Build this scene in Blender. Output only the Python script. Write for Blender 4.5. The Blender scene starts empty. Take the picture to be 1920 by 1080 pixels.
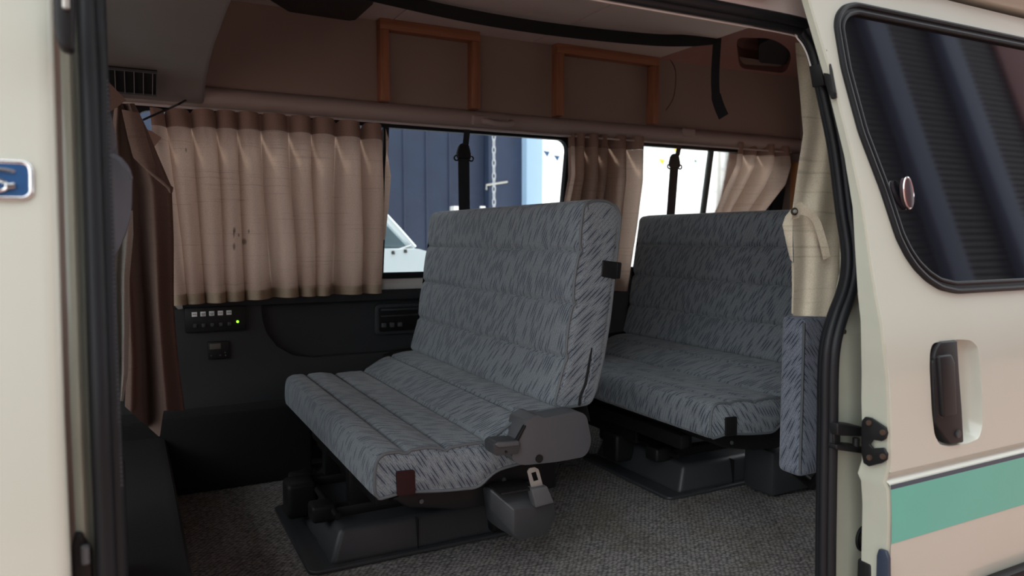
import bpy, bmesh, math, random
from mathutils import Vector, Matrix, geometry
random.seed(7)
R = math.radians
SC = bpy.context.scene
COL = SC.collection

# ------------------------------------------------------------------ camera
F_PX = 1375.0
YAW, PIT = R(27.6), R(4.03)
CAM = Vector((0, 0, 0.92))
FW = Vector((math.sin(YAW)*math.cos(PIT), math.cos(YAW)*math.cos(PIT), -math.sin(PIT)))
RT = Vector((math.cos(YAW), -math.sin(YAW), 0))
UP = RT.cross(FW)
cd = bpy.data.cameras.new('camera')
cam = bpy.data.objects.new('camera', cd); COL.objects.link(cam)
cd.sensor_width = 36; cd.lens = F_PX/1920*36; cd.clip_start = 0.02; cd.clip_end = 300
M = Matrix((RT, UP, -FW)).transposed().to_4x4(); M.translation = CAM
cam.matrix_world = M
SC.camera = cam

# ------------------------------------------------------------------ light and exposure
w = bpy.data.worlds.new('overcast_sky'); SC.world = w; w.use_nodes = True
bg = w.node_tree.nodes['Background']
bg.inputs[0].default_value = (0.93, 0.97, 1.0, 1); bg.inputs[1].default_value = 2.2
sd = bpy.data.lights.new('sun', 'SUN'); sd.energy = 5.0; sd.angle = R(12); sd.color = (1, .95, .86)
sun = bpy.data.objects.new('sun', sd); COL.objects.link(sun)
sun.rotation_euler = Vector((-0.45, -0.32, -1.0)).to_track_quat('-Z', 'Y').to_euler()
SC.view_settings.view_transform = 'Standard'; SC.view_settings.look = 'None'
SC.view_settings.gamma = 1; SC.view_settings.use_curve_mapping = False
SC.view_settings.exposure = 0.48
cd.dof.use_dof = True; cd.dof.focus_distance = 2.05; cd.dof.aperture_fstop = 3.6

# ------------------------------------------------------------------ pixel helpers (a pixel on a real plane gives a point)
def ray(px, py): return FW + RT*((px-960)/F_PX) - UP*((py-540)/F_PX)
def at(px, py, X=None, Y=None, Z=None):
    d = ray(px, py)
    i, v = (0, X) if X is not None else (1, Y) if Y is not None else (2, Z)
    return CAM + d*((v-CAM[i])/d[i])
FAR = (2.97, .70, 2.86, 1.37)        # leaning window side of the van: Y at z, Y at z
NEAR = (1.00, .72, 1.12, 1.36)       # door side of the van
DOOR = (0.885, .72, 1.005, 1.36)     # outer skin of the slid-back door
def ypl(z, pl, off=0):
    y0, z0, y1, z1 = pl
    return y0 + off + max(0, z-z0)*(y1-y0)/(z1-z0)
def onp(px, py, pl, off=0):
    y0, z0, y1, z1 = pl; y0 += off
    m = (y1+off-y0)/(z1-z0); d = ray(px, py)
    t = (y0 + m*(CAM.z-z0) - CAM.y)/(d.y - m*d.z)
    p = CAM + d*t
    if p.z < z0: p = at(px, py, Y=y0)
    return p

# ------------------------------------------------------------------ materials
def lin(r, g, b):
    f = lambda c: (c/255/12.92) if c/255 <= .04045 else ((c/255+.055)/1.055)**2.4
    return (f(r), f(g), f(b), 1)
def nt(name):
    m = bpy.data.materials.new(name); m.use_nodes = True
    t = m.node_tree; b = t.nodes['Principled BSDF']
    return m, t, b
def node(t, typ, **k):
    n = t.nodes.new(typ)
    for a, v in k.items():
        if a.startswith('_'): setattr(n, a[1:], v)
        else: n.inputs[a].default_value = v
    return n
def plain(name, col, rough=.5, metal=0, coat=0, bump=0, bscale=200, spec=.5, var=0, vscale=6):
    m, t, b = nt(name)
    b.inputs['Base Color'].default_value = (*col[:3], 1)
    b.inputs['Roughness'].default_value = rough; b.inputs['Metallic'].default_value = metal
    b.inputs['Coat Weight'].default_value = coat; b.inputs['Coat Roughness'].default_value = .08
    b.inputs['Specular IOR Level'].default_value = spec
    tc = t.nodes.new('ShaderNodeTexCoord')
    if bump:
        n = node(t, 'ShaderNodeTexNoise', Scale=bscale, Detail=3.0)
        t.links.new(tc.outputs['Object'], n.inputs['Vector'])
        bp = node(t, 'ShaderNodeBump', Strength=bump, Distance=.002)
        t.links.new(n.outputs['Fac'], bp.inputs['Height']); t.links.new(bp.outputs['Normal'], b.inputs['Normal'])
    if var:
        n = node(t, 'ShaderNodeTexNoise', Scale=vscale, Detail=4.0)
        t.links.new(tc.outputs['Object'], n.inputs['Vector'])
        mx = t.nodes.new('ShaderNodeMix'); mx.data_type = 'RGBA'
        mx.inputs['A'].default_value = (*[c*(1-var) for c in col[:3]], 1); mx.inputs['B'].default_value = (*[min(1, c*(1+var)) for c in col[:3]], 1)
        t.links.new(n.outputs['Fac'], mx.inputs['Factor']); t.links.new(mx.outputs['Result'], b.inputs['Base Color'])
    return m
def fabric(name, dx, dy, dz, base=(.27, .308, .333), dark=(.075, .093, .13)):
    """woven seat cloth: fine slanting ribs carrying short dark dashes; one slant per facing (x, y, z)"""
    m, t, b = nt(name)
    tc = t.nodes.new('ShaderNodeTexCoord')
    def mth(op, a, bb=None, c=None):
        q = t.nodes.new('ShaderNodeMath'); q.operation = op
        for i, v in enumerate((a, bb, c)):
            if isinstance(v, (int, float)): q.inputs[i].default_value = v
            elif v is not None: t.links.new(v, q.inputs[i])
        return q.outputs[0]
    wn = node(t, 'ShaderNodeTexNoise', Scale=1.9, Detail=1.0)
    t.links.new(tc.outputs['Object'], wn.inputs['Vector'])
    sub = t.nodes.new('ShaderNodeVectorMath'); sub.operation = 'SUBTRACT'; sub.inputs[1].default_value = (.5, .5, .5)
    t.links.new(wn.outputs['Color'], sub.inputs[0])
    sc = t.nodes.new('ShaderNodeVectorMath'); sc.operation = 'SCALE'; sc.inputs['Scale'].default_value = .13
    t.links.new(sub.outputs[0], sc.inputs[0])
    ad = t.nodes.new('ShaderNodeVectorMath'); ad.operation = 'ADD'
    t.links.new(tc.outputs['Object'], ad.inputs[0]); t.links.new(sc.outputs[0], ad.inputs[1])
    nm = node(t, 'ShaderNodeSeparateXYZ'); t.links.new(tc.outputs['Normal'], nm.inputs[0])
    isy = mth('GREATER_THAN', mth('ABSOLUTE', nm.outputs[1]), .62); isx = mth('GREATER_THAN', mth('ABSOLUTE', nm.outputs[0]), .70)
    def pattern(d, n):
        d = Vector(d).normalized(); e = Vector(n).cross(d).normalized(); uv = []
        for v, s in ((d, .072), (e, .0100)):
            dt = t.nodes.new('ShaderNodeVectorMath'); dt.operation = 'DOT_PRODUCT'; dt.inputs[1].default_value = v/s
            t.links.new(ad.outputs[0], dt.inputs[0]); uv.append(dt.outputs['Value'])
        row = mth('FLOOR', uv[1])
        w1 = node(t, 'ShaderNodeTexWhiteNoise'); w1.noise_dimensions = '1D'; t.links.new(row, w1.inputs['W'])
        us = mth('MULTIPLY_ADD', w1.outputs['Value'], 7.3, uv[0]); cell = mth('FLOOR', us)
        w2 = node(t, 'ShaderNodeTexWhiteNoise'); w2.noise_dimensions = '2D'
        cb = t.nodes.new('ShaderNodeCombineXYZ'); t.links.new(row, cb.inputs[0]); t.links.new(cell, cb.inputs[1]); t.links.new(cb.outputs[0], w2.inputs['Vector'])
        fu = mth('SUBTRACT', mth('FRACT', us), .5); fv = mth('ABSOLUTE', mth('SUBTRACT', mth('FRACT', uv[1]), .5))
        half = mth('MULTIPLY_ADD', mth('MULTIPLY', fu, fu), -1.3, .235)          # spindle-shaped dash
        half = mth('SUBTRACT', half, mth('MULTIPLY', mth('GREATER_THAN', w2.outputs['Value'], .66), 1.0))
        mr = node(t, 'ShaderNodeMapRange', **{'From Min': -.06, 'From Max': .08}); t.links.new(mth('SUBTRACT', half, fv), mr.inputs['Value'])
        ln = mth('ABSOLUTE', mth('SUBTRACT', mth('FRACT', mth('ADD', uv[1], .5)), .5))
        lr = node(t, 'ShaderNodeMapRange', **{'From Min': .16, 'From Max': .03, 'To Max': .45}); t.links.new(ln, lr.inputs['Value'])
        return mth('MAXIMUM', mr.outputs['Result'], lr.outputs['Result'])
    D = [pattern(dx, (1, 0, 0)), pattern(dy, (0, 1, 0)), pattern(dz, (0, 0, 1))]
    def mixf(f, a, bb):
        q = t.nodes.new('ShaderNodeMix'); t.links.new(f, q.inputs[0]); t.links.new(a, q.inputs[2]); t.links.new(bb, q.inputs[3]); return q.outputs[0]
    mask = mixf(isy, mixf(isx, D[2], D[0]), D[1])
    kn = node(t, 'ShaderNodeTexVoronoi', Scale=330.0); t.links.new(tc.outputs['Object'], kn.inputs['Vector'])
    kc = node(t, 'ShaderNodeMapRange', **{'From Min': 0.0, 'From Max': .8, 'To Min': 1.12, 'To Max': .72})
    t.links.new(kn.outputs['Distance'], kc.inputs['Value'])
    cm = t.nodes.new('ShaderNodeMix'); cm.data_type = 'RGBA'
    cm.inputs['A'].default_value = (*base, 1); cm.inputs['B'].default_value = (*dark, 1)
    t.links.new(mask, cm.inputs['Factor'])
    vm = t.nodes.new('ShaderNodeVectorMath'); vm.operation = 'SCALE'
    t.links.new(cm.outputs['Result'], vm.inputs[0]); t.links.new(kc.outputs['Result'], vm.inputs['Scale'])
    t.links.new(vm.outputs[0], b.inputs['Base Color'])
    b.inputs['Roughness'].default_value = .9; b.inputs['Specular IOR Level'].default_value = .2
    b.inputs['Sheen Weight'].default_value = .2; b.inputs['Sheen Roughness'].default_value = .5
    bp = node(t, 'ShaderNodeBump', Strength=.35, Distance=.0015)
    t.links.new(kn.outputs['Distance'], bp.inputs['Height']); t.links.new(bp.outputs['Normal'], b.inputs['Normal'])
    return m
def cloth(name, col, trans=.5, slub=.35, spots=(), zs=90):
    """woven curtain cloth letting light through, with horizontal slub lines"""
    m, t, b = nt(name); out = t.nodes['Material Output']
    tc = t.nodes.new('ShaderNodeTexCoord')
    def nz(scale, vec):
        mp = t.nodes.new('ShaderNodeMapping'); mp.inputs['Scale'].default_value = vec
        t.links.new(tc.outputs['Object'], mp.inputs['Vector'])
        n = node(t, 'ShaderNodeTexNoise', Scale=scale, Detail=2.0); t.links.new(mp.outputs[0], n.inputs['Vector']); return n.outputs['Fac']
    a = nz(1, (3, 3, zs)); c = nz(1, (500, 500, 500)); v = nz(1, (zs*1.4, zs*1.4, 2))
    r1 = node(t, 'ShaderNodeMapRange', **{'From Min': .60, 'From Max': .70, 'To Min': 1.0, 'To Max': 1-slub}); t.links.new(a, r1.inputs['Value'])
    r2 = node(t, 'ShaderNodeMapRange', **{'From Min': .3, 'From Max': .7, 'To Min': .82, 'To Max': 1.1}); t.links.new(c, r2.inputs['Value'])
    r3 = node(t, 'ShaderNodeMapRange', **{'From Min': .62, 'From Max': .72, 'To Min': 1.0, 'To Max': 1-slub*.35}); t.links.new(v, r3.inputs['Value'])
    f = None
    for r in (r1, r2, r3):
        if f is None: f = r.outputs['Result']; continue
        q = t.nodes.new('ShaderNodeMath'); q.operation = 'MULTIPLY'; t.links.new(f, q.inputs[0]); t.links.new(r.outputs['Result'], q.inputs[1]); f = q.outputs[0]
    for (p, rx, rz) in spots:
        mp = t.nodes.new('ShaderNodeMapping'); mp.vector_type = 'POINT'
        mp.inputs['Location'].default_value = (-p[0]/rx, 0, -p[2]/rz); mp.inputs['Scale'].default_value = (1/rx, 0, 1/rz)
        t.links.new(tc.outputs['Object'], mp.inputs['Vector'])
        ln = t.nodes.new('ShaderNodeVectorMath'); ln.operation = 'LENGTH'; t.links.new(mp.outputs[0], ln.inputs[0])
        rr = node(t, 'ShaderNodeMapRange', **{'From Min': .5, 'From Max': 1.2, 'To Min': .42, 'To Max': 1.0}); t.links.new(ln.outputs['Value'], rr.inputs['Value'])
        q = t.nodes.new('ShaderNodeMath'); q.operation = 'MULTIPLY'; t.links.new(f, q.inputs[0]); t.links.new(rr.outputs['Result'], q.inputs[1]); f = q.outputs[0]
    vm = t.nodes.new('ShaderNodeVectorMath'); vm.operation = 'SCALE'; vm.inputs[0].default_value = col[:3]
    t.links.new(f, vm.inputs['Scale'])
    df = t.nodes.new('ShaderNodeBsdfDiffuse'); tr = t.nodes.new('ShaderNodeBsdfTranslucent'); mx = t.nodes.new('ShaderNodeMixShader')
    t.links.new(vm.outputs[0], df.inputs['Color']); t.links.new(vm.outputs[0], tr.inputs['Color'])
    mx.inputs[0].default_value = trans
    t.links.new(df.outputs[0], mx.inputs[1]); t.links.new(tr.outputs[0], mx.inputs[2])
    bp = node(t, 'ShaderNodeBump', Strength=.3, Distance=.001); t.links.new(c, bp.inputs['Height']); t.links.new(bp.outputs[0], df.inputs['Normal'])
    t.links.new(mx.outputs[0], out.inputs['Surface'])
    t.nodes.remove(b)
    return m
def carpet_mat():
    m, t, b = nt('grey_loop_carpet')
    tc = t.nodes.new('ShaderNodeTexCoord')
    mp = t.nodes.new('ShaderNodeMapping'); mp.inputs['Rotation'].default_value = (0, 0, R(24)); mp.inputs['Scale'].default_value = (70, 125, 70)
    t.links.new(tc.outputs['Object'], mp.inputs['Vector'])
    vo = node(t, 'ShaderNodeTexVoronoi', Scale=1.0, Randomness=.45); t.links.new(mp.outputs[0], vo.inputs['Vector'])
    st = node(t, 'ShaderNodeTexNoise', Scale=4.5, Detail=5.0, Roughness=.6); t.links.new(tc.outputs['Object'], st.inputs['Vector'])
    fr = node(t, 'ShaderNodeTexNoise', Scale=350.0, Detail=1.0); t.links.new(tc.outputs['Object'], fr.inputs['Vector'])
    cr = t.nodes.new('ShaderNodeValToRGB')
    cr.color_ramp.elements[0].color = (.42, .40, .375, 1); cr.color_ramp.elements[1].color = (.09, .087, .088, 1)
    cr.color_ramp.elements[0].position = .1; cr.color_ramp.elements[1].position = .75
    t.links.new(vo.outputs['Distance'], cr.inputs[0])
    mr = node(t, 'ShaderNodeMapRange', **{'From Min': .52, 'From Max': .72, 'To Min': 0.0, 'To Max': .45}); t.links.new(st.outputs['Fac'], mr.inputs['Value'])
    mx = t.nodes.new('ShaderNodeMix'); mx.data_type = 'RGBA'; mx.inputs['B'].default_value = (.13, .105, .06, 1)
    t.links.new(cr.outputs[0], mx.inputs['A']); t.links.new(mr.outputs['Result'], mx.inputs['Factor'])
    m2 = node(t, 'ShaderNodeMapRange', **{'From Min': .3, 'From Max': .7, 'To Min': .75, 'To Max': 1.2}); t.links.new(fr.outputs['Fac'], m2.inputs['Value'])
    vm = t.nodes.new('ShaderNodeVectorMath'); vm.operation = 'SCALE'; t.links.new(mx.outputs['Result'], vm.inputs[0]); t.links.new(m2.outputs['Result'], vm.inputs['Scale'])
    t.links.new(vm.outputs[0], b.inputs['Base Color'])
    b.inputs['Roughness'].default_value = .95; b.inputs['Specular IOR Level'].default_value = .1
    bp = node(t, 'ShaderNodeBump', Strength=.8, Distance=.004); bp.invert = True
    t.links.new(vo.outputs['Distance'], bp.inputs['Height']); t.links.new(bp.outputs[0], b.inputs['Normal'])
    return m
def wood(name, c1, c2, axis=2):
    m, t, b = nt(name); tc = t.nodes.new('ShaderNodeTexCoord')
    mp = t.nodes.new('ShaderNodeMapping'); s = [45, 45, 45]; s[axis] = 3; mp.inputs['Scale'].default_value = s
    t.links.new(tc.outputs['Object'], mp.inputs['Vector'])
    n = node(t, 'ShaderNodeTexNoise', Scale=1.0, Detail=4.0, Distortion=.6); t.links.new(mp.outputs[0], n.inputs['Vector'])
    cr = t.nodes.new('ShaderNodeValToRGB'); cr.color_ramp.elements[0].color = (*c1, 1); cr.color_ramp.elements[1].color = (*c2, 1)
    cr.color_ramp.elements[0].position = .35; cr.color_ramp.elements[1].position = .65
    t.links.new(n.outputs['Fac'], cr.inputs[0]); t.links.new(cr.outputs[0], b.inputs['Base Color']); b.inputs['Roughness'].default_value = .55
    return m
def glassy(name, tint, gloss=.08):
    m, t, b = nt(name); t.nodes.remove(b); out = t.nodes['Material Output']
    tr = t.nodes.new('ShaderNodeBsdfTransparent'); tr.inputs[0].default_value = (*tint, 1)
    gl = t.nodes.new('ShaderNodeBsdfGlossy'); gl.inputs['Roughness'].default_value = .03
    fr = node(t, 'ShaderNodeFresnel', IOR=1.45); mx = t.nodes.new('ShaderNodeMixShader')
    t.links.new(fr.outputs[0], mx.inputs[0]); t.links.new(tr.outputs[0], mx.inputs[1]); t.links.new(gl.outputs[0], mx.inputs[2])
    t.links.new(mx.outputs[0], out.inputs['Surface'])
    return m
def emit(name, col, s):
    m, t, b = nt(name); b.inputs['Base Color'].default_value = (*col, 1)
    b.inputs['Emission Color'].default_value = (*col, 1); b.inputs['Emission Strength'].default_value = s
    return m

CREAM = plain('cream_paint', (.525, .54, .465), .35, coat=.6, var=.03, vscale=3)
JAMB = plain('cream_jamb_paint', (.46, .475, .39), .45, coat=.2, var=.08, vscale=14)
TEAL = plain('teal_stripe', (.10, .47, .375), .4, coat=.3, var=.06)
NAVY = plain('navy_line', (.012, .045, .085), .4, coat=.3)
RUBBER = plain('black_rubber', (.009, .010, .012), .5, bump=.1, bscale=90, spec=.28)
BLACK = plain('black_plastic', (.010, .010, .011), .5, spec=.3)
BLACKM = plain('black_metal', (.008, .008, .009), .5, var=.3, vscale=30, spec=.3)
DGREY = plain('dark_grey_plastic', (.040, .043, .047), .42, bump=.25, bscale=600)
GGREY = plain('grey_plastic', (.085, .088, .095), .4, bump=.25, bscale=600)
PANEL = plain('dark_grey_trim_panel', (.027, .029, .031), .6, bump=.25, bscale=400)
KICK = plain('black_carpet_trim', (.009, .009, .0095), .9, bump=.4, bscale=300)
HEAD = plain('beige_headliner', (.52, .44, .41), .9, bump=.3, bscale=300, var=.05)
OVER = plain('beige_board', (.29, .22, .19), .85, bump=.15, bscale=200, var=.05)
BEAMM = plain('padded_vinyl', (.36, .29, .265), .6, bump=.2, bscale=300)
DARKR = plain('recess_shade', (.025, .027, .03), .8)
RREAR = plain('red_brown_liner', (.20, .10, .085), .85)
ACM = plain('grey_duct_plastic', (.20, .185, .175), .55, bump=.15, bscale=400)
CARPET = carpet_mat()
WOODM = wood('orange_batten_wood', (.24, .10, .05), (.36, .155, .08))
WOODH = wood('orange_batten_wood_across', (.24, .10, .05), (.36, .155, .08), 0)
WOODB = wood('brown_wood_panel', (.30, .13, .045), (.40, .19, .07))
CHROME = plain('chrome', (.75, .75, .75), .12, metal=1)
STEEL = plain('worn_steel', (.42, .41, .38), .42, metal=.5, var=.15, vscale=40)
BLUE = plain('badge_blue', (.018, .075, .20), .25, coat=.5)
MAROON = plain('maroon_reflector', (.026, .005, .007), .45, spec=.25)
WHITE = plain('white_plastic', (.75, .74, .72), .5)
SILL = plain('grey_sill_plastic', (.66, .65, .62), .5)
WEB = plain('black_webbing', (.010, .0125, .016), .8, bump=.5, bscale=500)
PIPE = plain('grey_piping', (.13, .145, .155), .6)
GLASS = glassy('window_glass', (.93, .96, .96))
TINT = plain('tinted_glass', (.008, .008, .010), .04, spec=.5)
FAB_B = fabric('backrest_dash_fabric', (0, -.47, .88), (.74, 0, .67), (.7, -.7, 0))
FAB_C = fabric('cushion_dash_fabric', (0, .35, -.93), (.52, 0, -.85), (.86, -.5, 0))
FAB_J = fabric('side_seat_dash_fabric', (0, .5, -.86), (.55, 0, -.83), (.8, -.6, 0), base=(.27, .305, .37))
FAB_G = plain('plain_grey_seat_cloth', (.165, .19, .225), .9, bump=.4, bscale=300, var=.1)
CURT = cloth('beige_curtain_cloth', (.66, .49, .39), .62, .2, zs=150)
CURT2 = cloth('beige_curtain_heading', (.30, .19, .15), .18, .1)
CURTR = cloth('pale_linen_cloth', (.56, .50, .39), .15, .2, zs=110)
CURTP = cloth('brown_curtain_cloth', (.17, .115, .095), .10, .10)
GCLOTH = cloth('grey_lining_cloth', (.42, .40, .36), .10, .1)

# ------------------------------------------------------------------ mesh helpers
def newbm(): return bmesh.new()
def wloc(o):
    p = Vector((0, 0, 0))
    while o is not None: p += o.location; o = o.parent
    return p
def obj(name, bm, mat, parent=None, label=None, cat=None, group=None, kind=None, smooth=40, sub=0):
    bmesh.ops.recalc_face_normals(bm, faces=bm.faces)
    me = bpy.data.meshes.new(name)
    if parent is not None: off = wloc(parent)
    else:
        xs = [v.co for v in bm.verts]
        off = Vector([(min(c[i] for c in xs)+max(c[i] for c in xs))/2 for i in range(3)]); off.z = min(c.z for c in xs)
    for v in bm.verts: v.co -= off
    bm.to_mesh(me); bm.free()
    if smooth:
        for p in me.polygons: p.use_smooth = True
        me.set_sharp_from_angle(angle=R(smooth))
    me.materials.append(mat)
    o = bpy.data.objects.new(name, me); COL.objects.link(o)
    if parent is not None: o.parent = parent
    else: o.location = off
    if sub:
        md = o.modifiers.new('sub', 'SUBSURF'); md.levels = sub; md.render_levels = sub
    tag(o, label, cat, group, kind)
    return o
def tag(o, label=None, cat=None, group=None, kind=None):
    for k, v in (('label', label), ('category', cat), ('group', group), ('kind', kind)):
        if v: o[k] = v
    return o
def thing(name, loc, label, cat, group=None, kind=None):
    o = bpy.data.objects.new(name, None); COL.objects.link(o); o.location = loc
    o.empty_display_size = .05
    return tag(o, label, cat, group, kind)
def join(a, b):
    me = bpy.data.meshes.new('tmp'); b.to_mesh(me); b.free(); a.from_mesh(me); bpy.data.meshes.remove(me); return a
def rbox(c, s, bev=.005, rot=None, seg=3, bm=None):
    b = bmesh.new(); bmesh.ops.create_cube(b, size=1)
    for v in b.verts: v.co = Vector((v.co.x*s[0], v.co.y*s[1], v.co.z*s[2]))
    if bev: bmesh.ops.bevel(b, geom=list(b.edges), offset=min(bev, min(s)*.49), segments=seg, profile=.5, affect='EDGES')
    if rot is not None: bmesh.ops.transform(b, matrix=rot.to_4x4(), verts=b.verts)
    for v in b.verts: v.co += Vector(c)
    return join(bm, b) if bm else b
def bx(x0, x1, y0, y1, z0, z1, bev=.004, bm=None, seg=2):
    return rbox(((x0+x1)/2, (y0+y1)/2, (z0+z1)/2), (abs(x1-x0), abs(y1-y0), abs(z1-z0)), bev, None, seg, bm)
def prism(pts, vec, bev=0, seg=3, bm=None):
    b = bmesh.new(); vec = Vector(vec)
    a = [b.verts.new(Vector(p)) for p in pts]; c = [b.verts.new(Vector(p)+vec) for p in pts]
    n = len(a)
    b.faces.new(a); b.faces.new(c[::-1])
    for i in range(n): b.faces.new((a[i], c[i], c[(i+1) % n], a[(i+1) % n]))
    bmesh.ops.recalc_face_normals(b, faces=b.faces)
    if bev: bmesh.ops.bevel(b, geom=list(b.edges), offset=bev, segments=seg, profile=.5, affect='EDGES', clamp_overlap=True)
    bmesh.ops.triangulate(b, faces=[f for f in b.faces if len(f.verts) > 4])
    return join(bm, b) if bm else b
def tube(path, r, n=10, closed=False, bm=None, caps=True, flat=None):
    """flat = (vector, ratio) squashes the section along a vector"""
    b = bm or bmesh.new(); P = [Vector(p) for p in path]; rings = []
    up = Vector((.123, .456, .881)); prev = None
    for i, p in enumerate(P):
        t = (P[(i+1) % len(P)] - P[i-1]) if closed else (P[min(i+1, len(P)-1)] - P[max(i-1, 0)])
        t.normalize()
        if prev is None: a = t.cross(up).normalized()
        else: a = (prev - t*prev.dot(t)).normalized()
        prev = a; c = t.cross(a)
        rr = r[i] if isinstance(r, (list, tuple)) else r
        ring = []
        for k in range(n):
            o = (a*math.cos(2*math.pi*k/n) + c*math.sin(2*math.pi*k/n))*rr
            if flat: o -= flat[0]*(o.dot(flat[0]))*(1-flat[1])
            ring.append(b.verts.new(p+o))
        rings.append(ring)
    m = len(rings)
    for i in range(m if closed else m-1):
        q, s = rings[i], rings[(i+1) % m]
        for k in range(n): b.faces.new((q[k], q[(k+1) % n], s[(k+1) % n], s[k]))
    if caps and not closed: b.faces.new(rings[0][::-1]); b.faces.new(rings[-1])
    return b
def smooth_path(pts, k=6):
    P = [Vector(p) for p in pts]; out = []
    for i in range(len(P)-1):
        p0, p1, p2, p3 = P[max(i-1, 0)], P[i], P[i+1], P[min(i+2, len(P)-1)]
        for j in range(k):
            t = j/k
            out.append(.5*((2*p1)+(p2-p0)*t+(2*p0-5*p1+4*p2-p3)*t*t+(3*p1-p0-3*p2+p3)*t**3))
    out.append(P[-1]); return out
def ribbon(path, wv, th=.0015, bm=None):
    """flat strap: path, width vectors per point (or one), thickness"""
    b = bm or bmesh.new(); P = [Vector(p) for p in path]; rows = []
    for i, p in enumerate(P):
        wd = Vector(wv[i] if isinstance(wv, list) else wv)
        t = (P[min(i+1, len(P)-1)]-P[max(i-1, 0)]).normalized(); n = t.cross(wd).normalized()*th
        rows.append([b.verts.new(p+wd/2+n), b.verts.new(p-wd/2+n), b.verts.new(p-wd/2-n), b.verts.new(p+wd/2-n)])
    for i in range(len(rows)-1):
        for k in range(4): b.faces.new((rows[i][k], rows[i][(k+1) % 4], rows[i+1][(k+1) % 4], rows[i+1][k]))
    b.faces.new(rows[0]); b.faces.new(rows[-1][::-1])
    return b
def grid(rows, bm=None, closed=False):
    b = bm or bmesh.new(); V = [[b.verts.new(Vector(p)) for p in r] for r in rows]
    for i in range(len(V)-1):
        n = len(V[i])
        for k in range(n if closed else n-1): b.faces.new((V[i][k], V[i][(k+1) % n], V[i+1][(k+1) % n], V[i+1][k]))
    return b
def holed(outer, holes, thick, bm=None):
    """flat sheet with holes, thickened by vector thick"""
    b = bm or bmesh.new(); loops = [outer]+holes; thick = Vector(thick)
    tri = geometry.tessellate_polygon([[Vector(p) for p in l] for l in loops])
    allp = [Vector(p) for l in loops for p in l]
    A = [b.verts.new(p) for p in allp]; B = [b.verts.new(p+thick) for p in allp]
    for t in tri:
        try: b.faces.new([A[i] for i in t]); b.faces.new([B[i] for i in t][::-1])
        except ValueError: pass
    s = 0
    for l in loops:
        n = len(l)
        for i in range(n):
            j = (i+1) % n
            b.faces.new((A[s+i], A[s+j], B[s+j], B[s+i]))
        s += n
    return b
def rrect2(x0, x1, z0, z1, r, k=6):
    out = []
    for cx, cz, a0 in ((x1-r, z1-r, 0), (x0+r, z1-r, 90), (x0+r, z0+r, 180), (x1-r, z0+r, 270)):
        for j in range(k+1):
            a = R(a0+90*j/k); out.append((cx+r*math.cos(a), cz+r*math.sin(a)))
    return out
def rpoly(pts, r, k=5):
    """round the corners of a 2D polygon; r number or list"""
    out = []; n = len(pts)
    for i in range(n):
        p = Vector(pts[i]); a = Vector(pts[i-1]); c = Vector(pts[(i+1) % n])
        rr = r[i] if isinstance(r, (list, tuple)) else r
        u = (a-p); v = (c-p); d = min(rr, u.length*.48, v.length*.48)
        s, e = p+u.normalized()*d, p+v.normalized()*d
        for j in range(k+1):
            t = j/k; out.append(tuple((1-t)**2*s + 2*t*(1-t)*p + t*t*e))
    return out
def resample(pts, step):
    P = [Vector(p) for p in pts]; out = []; n = len(P); acc = 0
    for i in range(n):
        a, c = P[i], P[(i+1) % n]; L = (c-a).length; t = acc
        while t < L:
            out.append(a + (c-a)*(t/L)); t += step
        acc = t-L
    return out
def cyl(c, axis, r, h, n=24, bev=.001, bm=None):
    b = bmesh.new(); bmesh.ops.create_cone(b, cap_ends=True, segments=n, radius1=r, radius2=r, depth=h)
    if bev: bmesh.ops.bevel(b, geom=[e for e in b.edges if e.calc_face_angle(0) > 1], offset=bev, segments=2, affect='EDGES')
    q = Vector((0, 0, 1)).rotation_difference(Vector(axis)).to_matrix().to_4x4(); q.translation = Vector(c)
    bmesh.ops.transform(b, matrix=q, verts=b.verts)
    return join(bm, b) if bm else b
def text(name, s, size, loc, rot, mat, parent=None, depth=.0006):
    cu = bpy.data.curves.new('t', 'FONT'); cu.body = s; cu.size = size; cu.align_x = 'CENTER'; cu.align_y = 'CENTER'; cu.extrude = depth; cu.resolution_u = 2
    o = bpy.data.objects.new('t', cu); COL.objects.link(o)
    me = bpy.data.meshes.new_from_object(o.evaluated_get(bpy.context.evaluated_depsgraph_get()))
    bpy.data.objects.remove(o); bpy.data.curves.remove(cu)
    b = bmesh.new(); b.from_mesh(me); bpy.data.meshes.remove(me)
    m4 = rot.to_4x4(); m4.translation = Vector(loc); bmesh.ops.transform(b, matrix=m4, verts=b.verts)
    return obj(name, b, mat, parent, smooth=0)

# ================================================================== SETTING
XF, XR = -1.15, 3.2          # cab front end, rear end of the cabin
GZ = -.62                    # street level below the van floor
# ground
b = grid([[(-30, -30, GZ), (30, -30, GZ)], [(-30, 2.2, GZ), (30, 2.2, GZ)]])
obj('ground', b, plain('terracotta_paving', (.20, .12, .10), .75, var=.12, vscale=2), kind='structure', smooth=0)
b = grid([[(-40, 2.2, GZ), (60, 2.2, GZ)], [(-40, 60, GZ), (60, 60, GZ)]])
obj('ground_street', b, plain('pale_concrete', (.72, .71, .69), .85, var=.08, vscale=1), kind='structure', smooth=0)
# floor
b = bx(XF, XR, 1.03, 2.96, -.05, 0, 0)
obj('floor', b, CARPET, kind='structure', smooth=0)
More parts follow.
